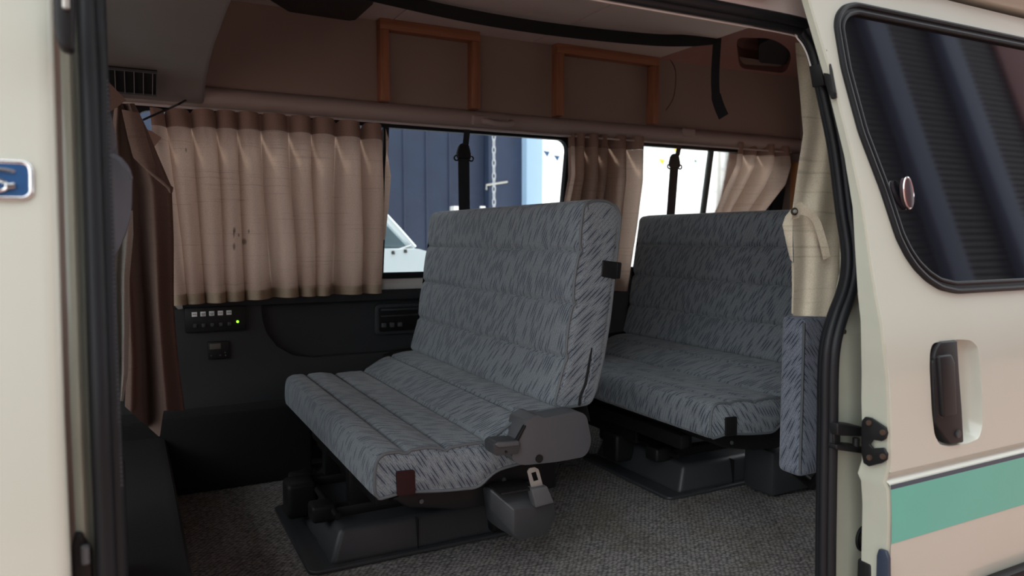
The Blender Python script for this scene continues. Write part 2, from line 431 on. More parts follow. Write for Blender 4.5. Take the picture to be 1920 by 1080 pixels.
# far wall below windows, posts between, strip over windows (one leaning body side)
ZS, ZT = .745, 1.385
def wp(x, z, off=0): return (x, ypl(z, FAR, off), z)
W1 = (0.02, 1.79); W2 = (2.06, 3.10)
fw = bmesh.new()
hol = []
for (x0, x1) in (W1, W2):
    hol.append([wp(x, z) for x, z in rrect2(x0, x1, ZS+.01, ZT-.012, .06)])
holed([wp(XF, .70), wp(XR, .70), wp(XR, 1.42), wp(XF, 1.42)], hol, (0, .03, 0), fw)
bx(XF, XR, 2.97, 3.0, -.05, .70, 0, fw)
obj('wall_far', fw, PANEL, kind='structure', smooth=0)
# overhead side board above the beam
b = grid([[(XF, 2.84, 1.40), (XR, 2.84, 1.40)], [(XF, 2.80, 1.80), (XR, 2.80, 1.80)]])
b = bx(XF, XR, 2.80, 2.83, 1.40, 1.82, 0)
ob = obj('wall_overhead', b, OVER, kind='structure', smooth=0)
# padded beam running under the overhead board (profile in Y,Z swept along X)
prof = []
for i in range(15):
    a = R(-100 + 200*i/14)
    prof.append((2.815-.055*math.cos(a), 1.402+.040*math.sin(a)))
b = grid([[(x, y, z+.006*math.sin(x*3)*.3) for y, z in prof] for x in [XF+(XR-XF)*i/40 for i in range(41)]])
beam = obj('trim_1', b, BEAMM, kind='structure')
# small covers and a handle sit on the beam near the first belt, second cover at the next belt
for px, py, wd in ((900, 220, .075), (1292, 244, .075)):
    p = at(px, py, Y=2.76)
    b = rbox((p.x, 2.765, p.z-.012), (wd, .025, .042), .010, Matrix.Rotation(R(8), 3, 'X'))
    tag(obj('belt_anchor_cover', b, BEAMM), 'padded belt cover on the beam above the %s hanging belt' % ('first' if px < 1000 else 'second'), 'cover', 'belt covers on the beam')
p = at(934, 229, Y=2.745)
path = smooth_path([(p.x-.062, 2.775, p.z+.004), (p.x-.055, 2.745, p.z), (p.x-.02, 2.735, p.z-.008), (p.x+.03, 2.735, p.z-.008), (p.x+.062, 2.745, p.z), (p.x+.068, 2.775, p.z+.004)], 5)
hr = thing('grab_handle', (p.x, 2.775, p.z), 'beige padded grab handle on the beam above the first window', 'grab handle')
obj('grip', tube(path, .0125, 12), BEAMM, hr)
for s in (-1, 1): obj('end_cap', rbox((p.x+s*.066, 2.765, p.z+.004), (.022, .03, .026), .008), BEAMM, hr)
# ceiling boards, with seams, stopping short of the rear
CZ = 1.748
cb = bmesh.new()
xs = [.26, .93, 1.565, 2.222]
for i in range(3):
    bx(xs[i]+.002, xs[i+1]-.002, 1.10, 2.80, CZ, CZ+.012, .0015, cb)
obj('ceiling', cb, HEAD, kind='structure', smooth=0)
b = bx(XF, XR, 1.0, 3.0, 1.90, 1.93, 0)
obj('ceiling_roof', b, RREAR, kind='structure', smooth=0)
# hollow of the raised roof behind the last ceiling board: sloped liner with a long slot
def rr(px, py):      # plane rising toward the door side
    d = ray(px, py); n = Vector((0, .58, .815)); k = n.dot(Vector((0, 2.80, 1.752)))
    return CAM + d*((k-n.dot(CAM))/n.dot(d))
slot = rpoly([(1380, 70), (1452, 72), (1488, 100), (1473, 138), (1386, 128)], [14, 22, 26, 12, 14])
out = [rr(1225, 112), rr(1500, 146), rr(1530, 100), rr(1500, 52), rr(1395, 44)]
b = holed(out, [[rr(*p) for p in slot]], Vector((0, .58, .815))*.003)
obj('trim_2', b, plain('brown_roof_liner', (.30, .165, .145), .85), kind='structure', smooth=0)
b = bmesh.new(); S = [rr(*p) for p in slot]; n0 = Vector((.25, .40, .88)).normalized()
T = [p + n0*.13 for p in S]
grid([S+[S[0]], T+[T[0]]], b); b.faces.new([b.verts.new(p) for p in T])
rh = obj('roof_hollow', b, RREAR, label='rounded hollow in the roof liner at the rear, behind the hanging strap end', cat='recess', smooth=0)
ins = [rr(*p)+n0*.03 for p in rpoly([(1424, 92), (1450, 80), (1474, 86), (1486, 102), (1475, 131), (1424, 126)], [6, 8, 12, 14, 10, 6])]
obj('shade_insert', prism(ins, n0*.05, 0), DARKR, rh, smooth=0)  # dark piece painting the shadow at the hollow's rear end
# rear wall with wooden board beside the rear curtain
b = holed([Vector((XR, 1.0, -.05)), Vector((XR, 3.0, -.05)), Vector((XR, 3.0, 1.93)), Vector((XR, 1.0, 1.93))], [[Vector((XR, y, z)) for y, z in rrect2(1.3, 2.62, .78, 1.36, .08)]], (.03, 0, 0)); obj('wall_rear', b, OVER, kind='structure', smooth=0)  # unseen rear opening, added to let more light into the cabin
p0 = at(1462, 300, Y=2.80); p1 = at(1493, 395, Y=2.80)
tag(obj('wood_panel', bx(3.135, 3.19, 2.55, 2.80, .5, 1.31, .003), WOODB), 'upright brown wooden board in the rear corner behind the curtain', 'board')
# window rubber and glass
for n, (x0, x1) in ((1, W1), (2, W2)):
    root = thing('window_%d' % n, ((x0+x1)/2, 2.95, ZS), None, None, kind='structure')
    def ring(o, r_o, i, r_i):
        return ([wp(x, z, -.012) for x, z in rrect2(x0-o, x1+o, ZS-o, ZT+o-.008, r_o)], [wp(x, z, -.012) for x, z in rrect2(x0+i, x1-i, ZS+i+.012, ZT-i-.020, r_i)])
    o_, i_ = ring(.012, .06, .012, .05)
    b = bmesh.new(); th = Vector((0, .03, 0))
    A = [b.verts.new(p) for p in o_]; B = [b.verts.new(p) for p in i_]; A2 = [b.verts.new(p+th) for p in map(Vector, o_)]; B2 = [b.verts.new(p+th) for p in map(Vector, i_)]
    m = len(A)
    for k in range(m):
        j = (k+1) % m
        for q in ((A[k], A[j], B[j], B[k]), (B[k], B[j], B2[j], B2[k]), (A2[k], A2[j], B2[j], B2[k]), (A[k], A[j], A2[j], A2[k])): b.faces.new(q)
    obj('gasket', b, RUBBER, root)
    xd = .93 if n == 1 else 2.642
    wd = .022 if n == 1 else .022
    tz = lambda x, z: Vector(wp(x, z, -.006))
    obj('divider', prism([tz(xd-wd/2, ZS+.01), tz(xd+wd/2, ZS+.01), tz(xd+wd/2, ZT-.02), tz(xd-wd/2, ZT-.02)], (0, .028, 0), .004), RUBBER if n == 1 else plain('grey_divider', (.09, .10, .09), .5), root)
    obj('pane', grid([[wp(x0, ZS, .010), wp(x1, ZS, .010)], [wp(x0, ZT, .010), wp(x1, ZT, .010)]]), GLASS, root, smooth=0)
# pale sill rail under the first window
s0, s1 = (.90, 2.10)
b = prism([(s0, 2.968, .70), (s0, 2.915, .70), (s0, 2.915, .722), (s0, 2.93, .742), (s0, 2.968, .745)], (s1-s0, 0, 0), .004)
obj('trim_3', b, SILL, kind='structure')
# lower trim panel: pocket with curved edge, ledge, kick box
b = bmesh.new()
pk = [(-1.1, .03), (-1.1, .67), (.445, .668), (.448, .61), (.462, .55), (.50, .495), (.56, .455), (.64, .44), (1.9, .44), (1.9, .03)]
prism([(x, 2.925, z) for x, z in pk], (0, .045, 0), .003, bm=b)
bx(-1.1, 1.9, 2.915, 2.972, .655, .70, .012, b)
obj('trim_4', b, PANEL, kind='structure')
b = bx(-.5, .60, 2.80, 2.93, .0, .285, .012); obj('trim_5', b, KICK, kind='structure')
b = bx(-.9, .10, 1.05, 2.9, 0, .22, .03); obj('trim_6', b, KICK, kind='structure')      # raised cab step
# front bulkhead low wall between cab and cabin stays open; far cab end is closed by a dark trim
b = bx(XF-.03, XF, 1.0, 3.0, -.05, .70, 0); bx(XF-.03, XF, 1.0, 3.0, 1.42, 1.93, 0, b); obj('wall_front', b, KICK, kind='structure', smooth=0)
# ---- switch panel
def onw(px, py, Y): p = at(px, py, Y=Y); return p
c = onw(404, 597, 2.915)
sw = thing('switch_panel', (c.x, 2.92, c.z-.05), 'black switch panel with five white labels and a lit green lamp below the long curtain', 'control panel')
A = [onw(346, 577, 2.905), onw(461, 571, 2.905), onw(462, 618, 2.905), onw(349, 625, 2.905)]
cx = (A[0].x+A[1].x)/2; x0, x1 = A[0].x, A[1].x; z1 = A[0].z-.002; z0 = A[2].z
obj('face_plate', bx(x0, x1, 2.900, 2.925, z0, z1, .004), BLACK, sw)
for i in range(5):
    q = onw(364.5+16.2*i, 589.5-.9*i, 2.90); q2 = onw(365.5+16.2*i, 611-.9*i, 2.90)
    l = obj('label_tile', bx(q.x-.009, q.x+.009, 2.896, 2.901, q.z-.0085, q.z+.0085, .001), WHITE, sw, label='white lettered tile')
    mk = bmesh.new()
    for k in range(3): bx(q.x-.006+.0045*k, q.x-.003+.0045*k, 2.8953, 2.8962, q.z-.0008, q.z+.0018, 0, mk)
    if i in (1, 2): bx(q.x-.005, q.x+.005, 2.8953, 2.8962, q.z-.0045, q.z-.003, 0, mk)
    obj('lettering', mk, BLACK, l, smooth=0)
    obj('switch_button', bx(q2.x-.006, q2.x+.006, 2.893, 2.902, q2.z-.006, q2.z+.007, .0015), DGREY, sw)
q = onw(445.5, 603, 2.90)
obj('lamp', cyl((q.x, 2.899, q.z), (0, 1, 0), .0045, .006), emit('green_lamp', (.25, .9, .02), 2.2), sw, label='lit green indicator lamp')
tq = onw(337, 575, 2.90); tag(obj('paper_tag', prism([onw(x, y, 2.90) for x, y in ((326, 572), (341, 569), (343, 579), (334, 580))], (0, .003, 0), 0), plain('tag_grey', (.30, .28, .26), .7)), 'small pale tag stuck under the left end of the long curtain', 'tag')
# ---- timer unit
c = onw(409, 656, 2.92)
tm = thing('timer_unit', (c.x, 2.92, c.z-.04), 'small black timer with grey screen below the switch panel', 'timer')
A0, A1 = onw(389, 641, 2.92), onw(430, 671, 2.92)
obj('case', bx(A0.x, A1.x, 2.91, 2.93, A1.z, A0.z, .004), BLACK, tm)
B0, B1 = onw(393, 645, 2.91), onw(414, 654, 2.91)
obj('screen', bx(B0.x, B1.x, 2.907, 2.912, B1.z, B0.z, .001), plain('lcd_grey', (.10, .09, .075), .3), tm)
for px, py in ((396, 667), (413, 666), (422, 661), (423, 666)):
    q = onw(px, py, 2.91); obj('button', cyl((q.x, 2.909, q.z), (0, 1, 0), .0025, .005, 12, 0), GGREY, tm)
# ---- recessed heater/radio panel partly behind the front bench
P0, P1 = onw(706, 572, 2.93), onw(800, 624, 2.93)
rp = thing('wall_outlet_panel', ((P0.x+P1.x)/2, 2.95, P1.z), 'dark rounded control panel in the wall half hidden behind the front bench', 'control panel')
b = prism([(x, 2.95, z) for x, z in rrect2(P0.x, P1.x, P1.z, P0.z, .018)], (0, .022, 0), .006); obj('bezel', b, DGREY, rp)
b = prism([(x, 2.945, z) for x, z in rrect2(P0.x+.014, P1.x-.014, P1.z+.014, P0.z-.014, .008)], (0, .008, 0), .001); obj('recess', b, BLACK, rp)
for k, (zz, hh) in enumerate(((.82, .010), (.62, .006))):
    z = P1.z+(P0.z-P1.z)*zz; obj('slot_rail', bx(P0.x+.022, P1.x-.022, 2.936, 2.946, z-hh/2, z+hh/2, .002), DGREY, rp)
for k in range(3):
    z = P1.z+(P0.z-P1.z)*.32; obj('slider_knob', bx(P0.x+.024+.035*k, P0.x+.042+.035*k, 2.932, 2.946, z-.008, z+.010, .002), GGREY, rp)

# ================================================================== OVERHEAD FITTINGS
# cab-side air duct housing, curved underside, grille near the window side
ac = thing('air_duct_housing', (-.2, 2.0, 1.40), 'grey moulded air duct housing under the ceiling in the front corner', 'air duct')
pr = [(1.06, 1.50), (1.6, 1.505), (2.1, 1.50), (2.4, 1.485), (2.55, 1.465), (2.66, 1.44), (2.745, 1.395), (2.765, 1.375), (2.80, 1.375), (2.80, 1.80), (1.06, 1.80)]
b = prism([(-.55, y, z) for y, z in pr], (.80, 0, 0), .02, 3); obj('shell', b, ACM, ac, smooth=50)
fr = bmesh.new(); dv = Vector((0, .10, -.062)).normalized(); nn = Vector((0, -.062, -.10)).normalized()
# the grille lies on the sloping part of the underside
g0 = Vector((0, 2.625, 1.442)); L = .105; gx0, gx1 = -.26, .100
def gp(x, t, o=0): return Vector((x, 0, 0)) + g0 + dv*t + nn*o
obj('grille_recess', prism([gp(gx0, 0, .004), gp(gx1, 0, .004), gp(gx1, L, .004), gp(gx0, L, .004)], nn*-.012), plain('grille_dark', (.006, .006, .007), .6), ac)
b = bmesh.new()
for t0 in (-.002, L-.002): prism([gp(gx0, t0, .009), gp(gx1, t0, .009), gp(gx1, t0+.004, .009), gp(gx0, t0+.004, .009)], nn*-.008, bm=b)
for e in (gx0, gx1-.003): prism([gp(e, 0, .009), gp(e+.003, 0, .009), gp(e+.003, L, .009), gp(e, L, .009)], nn*-.008, bm=b)
obj('grille_frame', b, GGREY, ac)
k = 0; x = gx0+.028
while x < gx1-.01:
    obj('slat', prism([gp(x, 0, .008), gp(x+.0022, 0, .008), gp(x+.0022, L, .008), gp(x, L, .008)], nn*-.007), plain('slat_grey', (.22, .21, .20), .5) if k == 0 else bpy.data.materials['slat_grey'], ac); x += .0265; k += 1
# dark roof unit at the top edge
b = prism([Vector(at(px, py, Z=1.74)) for px, py in ((505, -14), (540, 8), (655, 26), (668, 24), (700, -6), (705, -60), (520, -80))], (0, 0, -.028), .008, 3)
tag(obj('roof_lamp_unit', b, plain('dark_unit', (.02, .02, .021), .6)), 'dark flat unit on the ceiling near the duct housing', 'ceiling unit')
# cable hanging from the housing edge
cp = smooth_path([at(430, -10, X=.264), at(404, 65, X=.264), at(374, 150, X=.264), at(365, 178, X=.268), at(345, 190, Y=2.70), at(318, 203, Y=2.70), at(290, 215, Y=2.70), at(268, 225, Y=2.70)], 5)
tag(obj('black_cable', tube(cp, .0035, 8), BLACK), 'thin black cable sagging from the duct housing to the curtain rail', 'cable')
# wooden battens on the overhead board: two upside-down U frames
def batten(tops, lab):
    (xl, yl), (xr_, yr), botl, botr, wl = tops
    Yb = 2.80; q = [at(xl, yl, Y=2.775), at(xr_, yr, Y=2.775)]
    bl, br = at(botl[0], botl[1], Y=2.775), at(botr[0], botr[1], Y=2.775)
    zt = CZ; W = .040
    t = thing('batten_frame', ((q[0].x+q[1].x)/2, 2.80, bl.z), lab, 'wooden frame', 'batten frames on the overhead board')
    obj('rail', bx(q[0].x, q[1].x, 2.752, 2.7995, zt-W, zt-.001, .002), WOODH, t)
    obj('post', bx(q[0].x, q[0].x+wl, 2.752, 2.7995, bl.z, zt-W-.001, .002), WOODM, t)
    obj('post', bx(q[1].x-wl, q[1].x, 2.752, 2.7995, br.z, zt-W-.001, .002), WOODM, t)
batten(((709, 40), (896, 75), (717, 190), (890, 205), .036), 'orange-brown wooden batten frame nearer the duct housing')
batten(((1040, 86), (1231, 110), (1046, 218), (1226, 233), .036), 'orange-brown wooden batten frame nearer the rear roof hollow')
# black strap along the ceiling, end hanging
ks = Vector((2.215, 2.385, CZ-.012))
pts = [at(560, -70, Z=1.735), at(660, -22, Z=1.733), at(760, 4, Z=1.72), at(880, 30, Z=1.70), at(1000, 50, Z=1.70), at(1120, 65, Z=1.705), at(1230, 75, Z=1.715), at(1300, 76, Z=1.727), at(1345, 76, Z=CZ-.008)]
sp = smooth_path(pts, 5)
wv = [Vector((0, .012, .050)) if i < len(sp)-6 else Vector((0, .012, .05))*(.55+.09*(len(sp)-1-i)) for i in range(len(sp))]
st = thing('webbing_strap', ks, 'long black webbing strap slung along the ceiling with its end hanging down', 'strap')
obj('ceiling_run', ribbon(sp, wv, .0015), WEB, st)
Yk = pts[-1].y
hp = smooth_path([at(1345, 72, Y=Yk), at(1343, 100, Y=Yk), at(1341, 140, Y=Yk-.005), at(1342, 175, Y=Yk-.01), at(1348, 198, Y=Yk-.02), at(1357, 219, Y=Yk-.03)], 5)
hw = [Vector((.030, -.016, .002)) if i < len(hp)*.6 else Vector((.034, -.018, .010+.014*(i/len(hp)))) for i in range(len(hp))]
obj('hanging_end', ribbon(hp, hw, .0015), WEB, st)
# thin loose wire
lw_ = smooth_path([at(1257, 112, Y=2.79), at(1266, 130, Y=2.77), at(1267, 155, Y=2.77), at(1262, 185, Y=2.775), at(1249, 206, Y=2.785)], 5)
tag(obj('loose_wire', tube(lw_, .0018, 6), plain('wire_brown', (.09, .05, .04), .6)), 'thin loose wire hanging on the board right of the batten frames', 'wire')
# ---- window-side belts hanging from the beam
def hang_belt(pxs, lab, mat=WEB, dark=1):
    top, ringc, bot = pxs
    pt, pr_, pb = [onp(x, y, FAR, -.085) for x, y in (top, ringc, bot)]
    t = thing('seat_belt', pt, lab, 'seat belt', 'belts hanging in the windows')
    obj('upper_webbing', ribbon([pt, (pt+pr_)/2+Vector((0, -.004, 0)), pr_+Vector((0, 0, .03))], Vector((.026, 0, 0)), .0012), mat, t)
    # shield-shaped guide with two ears
    sh = [(-.012, .058), (.010, .062), (.022, .050), (.030, .018), (.030, -.004), (-.030, -.004), (-.032, .018), (-.024, .046)]
    obj('belt_guide', prism([pr_+Vector((x, -.012, z)) for x, z in sh], (0, .018, 0), .005), BLACK if mat is WEB else mat, t)
    for s in (-1, 1):
        rg = bmesh.new(); c = pr_+Vector((s*.033, -.004, -.002)); tube([c+Vector((math.cos(a)*.010, 0, math.sin(a)*.010)) for a in [2*math.pi*i/14 for i in range(14)]], .0035, 8, True, rg)
        obj('guide_ring', rg, BLACK if mat is WEB else mat, t)
    obj('webbing', ribbon([pr_+Vector((0, -.002, .01)), (pr_+pb)/2+Vector((-.002, -.004, 0)), pb], Vector((.050, 0, 0)), .0015), mat, t)
hang_belt(((876, 243), (869, 296), (872, 470)), 'black seat belt hanging in front of the dark blue wall window')
hang_belt(((1275, 268), (1264, 312), (1252, 470)), 'seat belt hanging in the bright rear window, glare painted in as brown', plain('glare_tinted_webbing', (.055, .040, .034), .8, bump=.5, bscale=500))  # window glare on the webbing is put into its brown colour

# ================================================================== CURTAINS
def lerp_poly(pts, u):
    n = len(pts)-1; i = min(int(u*n), n-1); t = u*n-i
    return (pts[i][0]*(1-t)+pts[i+1][0]*t, pts[i][1]*(1-t)+pts[i+1][1]*t)
def curtain_sheet(edges, off, n, amp, xamp, nu=160, nv=24, drift=.5, v0=0, v1=1, seed=1, ampv=lambda v: 1, topdip=0, extra=0, pl=FAR):
    """edges: list of horizontal pixel polylines from top to bottom; folds stand off the window"""
    rnd = random.Random(seed); ph = [rnd.uniform(-.9, .9) for _ in range(40)]; aa = [rnd.uniform(.5, 1.3) for _ in range(40)]
    rows = []
    for j in range(nv+1):
        v = v0+(v1-v0)*j/nv; row = []
        for i in range(nu+1):
            u = i/nu
            cols = [lerp_poly(e, u) for e in edges]
            px, py = lerp_poly(cols, v)
            p = onp(px, py, pl, off)
            k = u*n; ki = int(k)
            f = (1-(k-ki)); pp = ph[ki % 40]*f + ph[(ki+1) % 40]*(1-f); am = aa[ki % 40]*f + aa[(ki+1) % 40]*(1-f)
            a = 2*math.pi*k + pp*drift*(1+2.0*v) + .5*math.sin(3*v)*v
            A = ampv(v)
            p.y += -amp*am*A*math.cos(a) - extra
            p.x += xamp*am*A*math.sin(a)
            if topdip and v0 == 0: p.z -= topdip*(1-v/.09)*(max(0, math.cos(a+math.pi))**2)*max(0, am-.75)*2.6
            row.append(p)
        rows.append(row)
    return rows
# long curtain over the first window
e_long = [[(283, 204), (400, 206), (500, 212), (620, 222), (724, 236)],
          [(300, 330), (410, 335), (505, 335), (620, 340), (726, 345)],
          [(318, 450), (415, 452), (515, 452), (625, 452), (724, 450)],
          [(328, 571), (420, 566), (520, 558), (620, 553), (719, 548)]]
t0 = at(500, 220, Y=2.82)
lc = thing('window_curtain', (t0.x, 2.82, t0.z), 'long pleated beige curtain with small stains drawn over the front side window', 'curtain')
s1 = at(434, 432, Y=2.86); s2 = at(434, 463, Y=2.86)
def spot(px, py, a, b_):
    p = at(px, py, Y=2.86); return ((p.x-t0.x, 0, p.z-t0.z), a, b_)
CURTS = cloth('stained_beige_curtain_cloth', (.62, .45, .36), .6, .22, zs=150, spots=[spot(435, 432, .005, .012), spot(444, 441, .004, .007), spot(434, 438, .003, .016), spot(435, 462, .005, .014), spot(456, 453, .007, .012), spot(462, 434, .003, .008), spot(345, 287, .003, .008)])
amp = lambda v: .55+.45*min(1, v*2.2)
NP = 9.6
rows = curtain_sheet(e_long, -.105, NP, .046, .017, nu=230, nv=30, v0=.088, drift=.9, seed=3, ampv=amp)
obj('cloth', grid(rows), CURTS, lc, smooth=180)
rows = curtain_sheet(e_long, -.105, NP, .046, .017, nu=230, nv=6, v0=0, v1=.088, drift=.9, seed=3, ampv=amp, topdip=.020, extra=.002)
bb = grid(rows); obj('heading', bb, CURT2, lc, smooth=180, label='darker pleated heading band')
rows = curtain_sheet(e_long, -.105, NP, .046, .017, nu=230, nv=4, v0=.945, v1=1.0, drift=.9, seed=3, ampv=amp, extra=.0025)
obj('hem', grid(rows), cloth('hem_cloth', (.50, .40, .29), .3, .1), lc, smooth=180)
# rolled left edge and turned-back right edge
fl = [at(x, y, Y=2.72) for x, y in ((262, 238), (283, 245), (303, 258), (287, 278), (270, 292), (262, 262))]
obj('rolled_edge', prism(fl, (0, .004, 0), 0), CURT2, lc)
rt = [[at(723, 240, Y=2.76), at(729, 262, Y=2.755)], [at(724, 290, Y=2.78), at(727, 290, Y=2.77)], [at(722, 315, Y=2.79), at(733, 330, Y=2.78)], [at(720, 390, Y=2.82), at(729, 385, Y=2.81)], [at(719, 450, Y=2.84), at(722, 450, Y=2.83)]]
obj('turned_edge', grid(rt), CURT, lc, smooth=180)
# bunched curtain between the windows
e_mid = [[(1064, 252), (1100, 252), (1140, 254), (1197, 258)], [(1066, 330), (1100, 335), (1140, 335), (1196, 340)], [(1052, 400), (1090, 420), (1130, 420), (1186, 420)], [(1046, 540), (1080, 545), (1120, 545), (1166, 545)]]
t0 = at(1130, 256, Y=2.82)
mc = thing('window_curtain', (t0.x, 2.82, t0.z), 'bunched narrow beige curtain between the dark window and the bright window', 'curtain')
rows = curtain_sheet(e_mid, -.07, 5.2, .040, .014, nu=150, nv=24, v0=.10, seed=8, drift=.8)
obj('cloth', grid(rows), CURT, mc, smooth=180)
rows = curtain_sheet(e_mid, -.07, 5.2, .040, .014, nu=150, nv=5, v0=0, v1=.10, seed=8, drift=.8, topdip=.006, extra=.002)
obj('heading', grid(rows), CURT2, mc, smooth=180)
# rear curtain swept aside
e_rear = [[(1378, 268), (1415, 270), (1444, 273), (1474, 278)], [(1375, 310), (1410, 312), (1445, 312), (1480, 310)], [(1358, 350), (1392, 352), (1430, 350), (1472, 345)], [(1338, 400), (1365, 402), (1395, 402), (1425, 404)], [(1322, 470), (1340, 472), (1356, 472), (1372, 474)]]
t0 = at(1440, 275, Y=2.82)
rc = thing('window_curtain', (t0.x, 2.82, t0.z), 'beige curtain swept to one side in the rear window, glowing with daylight', 'curtain')
rows = curtain_sheet(e_rear, -.06, 3.4, .036, .015, nu=120, nv=30, v0=.13, seed=21, drift=.9)
obj('cloth', grid(rows), CURT, rc, smooth=180)
rows = curtain_sheet(e_rear, -.06, 3.4, .036, .015, nu=120, nv=5, v0=0, v1=.13, seed=21, drift=.9, topdip=.01, extra=.002)
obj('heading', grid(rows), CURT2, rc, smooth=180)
# white curtain rail under the beam
a0, a1 = at(225, 194, Y=2.775), at(640, 232, Y=2.775)
tag(obj('curtain_rail', bx(a0.x-.4, 3.1, 2.764, 2.772, 1.355, 1.363, .002), plain('rail_white', (.50, .42, .39), .5)), 'slim pale curtain rail under the padded beam', 'curtain rail')
# brown partition curtain behind the cab
def part_sheet(L, Rr, ys, Yd, n, amp, seed, nu=60, nv=40, bot=None):
    rnd = random.Random(seed); ph = rnd.uniform(0, 6); rows = []
    for j in range(nv+1):
        v = j/nv; k = v*(len(ys)-1); i = min(int(k), len(ys)-2); t = k-i
        l = L[i]*(1-t)+L[i+1]*t; r = Rr[i]*(1-t)+Rr[i+1]*t; y = ys[i]*(1-t)+ys[i+1]*t
        row = []
        for q in range(nu+1):
            u = q/nu
            yy = y + (bot(u)*v**4 if bot else 0)
            f = math.cos(2*math.pi*n*u+ph+.9*v+.4*math.sin(4*v))
            p = at(l+(r-l)*u, yy, Y=Yd+amp*f*(.4+.6*v))
            row.append(p)
        rows.append(row)
    return rows
pcn = at(270, 200, Y=2.25)
pc = thing('partition_curtain', (pcn.x, 2.25, pcn.z), 'dark brown curtain hanging behind the front seat with its edge folded over', 'curtain')
rows = part_sheet([215, 210, 212, 214, 222, 235, 238, 234], [252, 275, 300, 322, 326, 326, 334, 347], [194, 240, 300, 352, 450, 580, 690, 800], 2.25, 1.7, .06, 4, bot=lambda u: (-38+100*u if u < .58 else 20-50*min(1, (u-.58)/.06))*1.0)
obj('cloth', grid(rows), CURTP, pc, smooth=180)
fl = [[(228, 205), (262, 212)], [(240, 260), (285, 290)], [(250, 296), (300, 335)], [(285, 330), (325, 351)], [(312, 352), (325, 354)], [(318, 362), (323, 362)]]
obj('folded_edge', grid([[at(a[0]+(c[0]-a[0])*k/4, a[1]+(c[1]-a[1])*k/4, Y=2.15-.01*math.sin(k*.8)) for k in range(5)] for a, c in fl]), CURTP, pc, smooth=180)
fl = [at(x, y, Y=1.75) for x, y in ((190, 142), (203, 153), (236, 187), (222, 199), (207, 209), (194, 218))]
obj('corner', prism(fl, (0, .004, 0), 0), CURTP, pc)
# pale linen curtain at the door pillar
ys = [80, 110, 170, 250, 330, 390, 440, 500, 560, 592]
Lx = [1491, 1493, 1499, 1506, 1494, 1486, 1487, 1489, 1488, 1487]
p_ = at(1530, 592, Y=1.2)
dc = thing('door_curtain', (p_.x, 1.2, p_.z), 'pale linen curtain gathered at the rear door pillar, fastened by a buttoned tie', 'curtain')
rows = []
for j in range(46):
    v = j/45*(len(ys)-1); i = min(int(v), len(ys)-2); t = v-i
    y = ys[i]*(1-t)+ys[i+1]*t; l = Lx[i]*(1-t)+Lx[i+1]*t; r = 1615
    row = []
    for q in range(41):
        u = q/40
        dd = .006*math.sin(7*u+.8+.6*math.sin(y*.012))*min(1, u*6) + .003*math.sin(19*u+y*.01)
        pinch = .012*math.exp(-((y-395)/45)**2)*math.cos(u*9)
        row.append(onp(l+(r-l)*u, y+3*u, NEAR, .10+dd+pinch))
    rows.append(row)
obj('cloth', grid(rows), CURTR, dc, smooth=180)
# turned-back layer on its left edge
lay = [[(1487, 388), (1491, 392)], [(1472, 406), (1487, 410)], [(1467, 422), (1486, 428)], [(1474, 455), (1486, 460)], [(1481, 486), (1487, 492)]]
obj('turned_edge', grid([[onp(*a, NEAR, .125), onp((a[0]+c[0])/2, (a[1]+c[1])/2, NEAR, .112), onp(*c, NEAR, .105)] for a, c in lay]), CURTR, dc, smooth=180)
lay = [[(1484, 492), (1489, 492)], [(1485, 540), (1489, 540)], [(1484, 588), (1490, 588)]]
obj('under_layer', grid([[onp(*a, NEAR, .125), onp(*c, NEAR, .118)] for a, c in lay]), CURTR, dc, smooth=180)
tie = smooth_path([onp(1486, 398, NEAR, .082), onp(1500, 394, NEAR, .078), onp(1516, 399, NEAR, .072), onp(1530, 415, NEAR, .072), onp(1539, 440, NEAR, .074), onp(1546, 465, NEAR, .076), onp(1550, 484, NEAR, .08)], 5)
wvs = [Vector((.004, -.003, .034)) if i < 6 else Vector((.008+.006*min(1, (i-6)/8), -.006, .020-.013*min(1, (i-6)/8))) for i in range(len(tie))]
obj('tie', ribbon(tie, wvs, .0015), CURTR, dc)
bt = onp(1489.5, 396.5, NEAR, .074)
sb = obj('snap_button', cyl(bt, (.25, 1, 0), .0085, .004), plain('dark_brass', (.10, .095, .075), .35, metal=.7), dc)
obj('button_centre', cyl(bt+Vector((-.001, -.0025, 0)), (.25, 1, 0), .0042, .004), STEEL, sb)

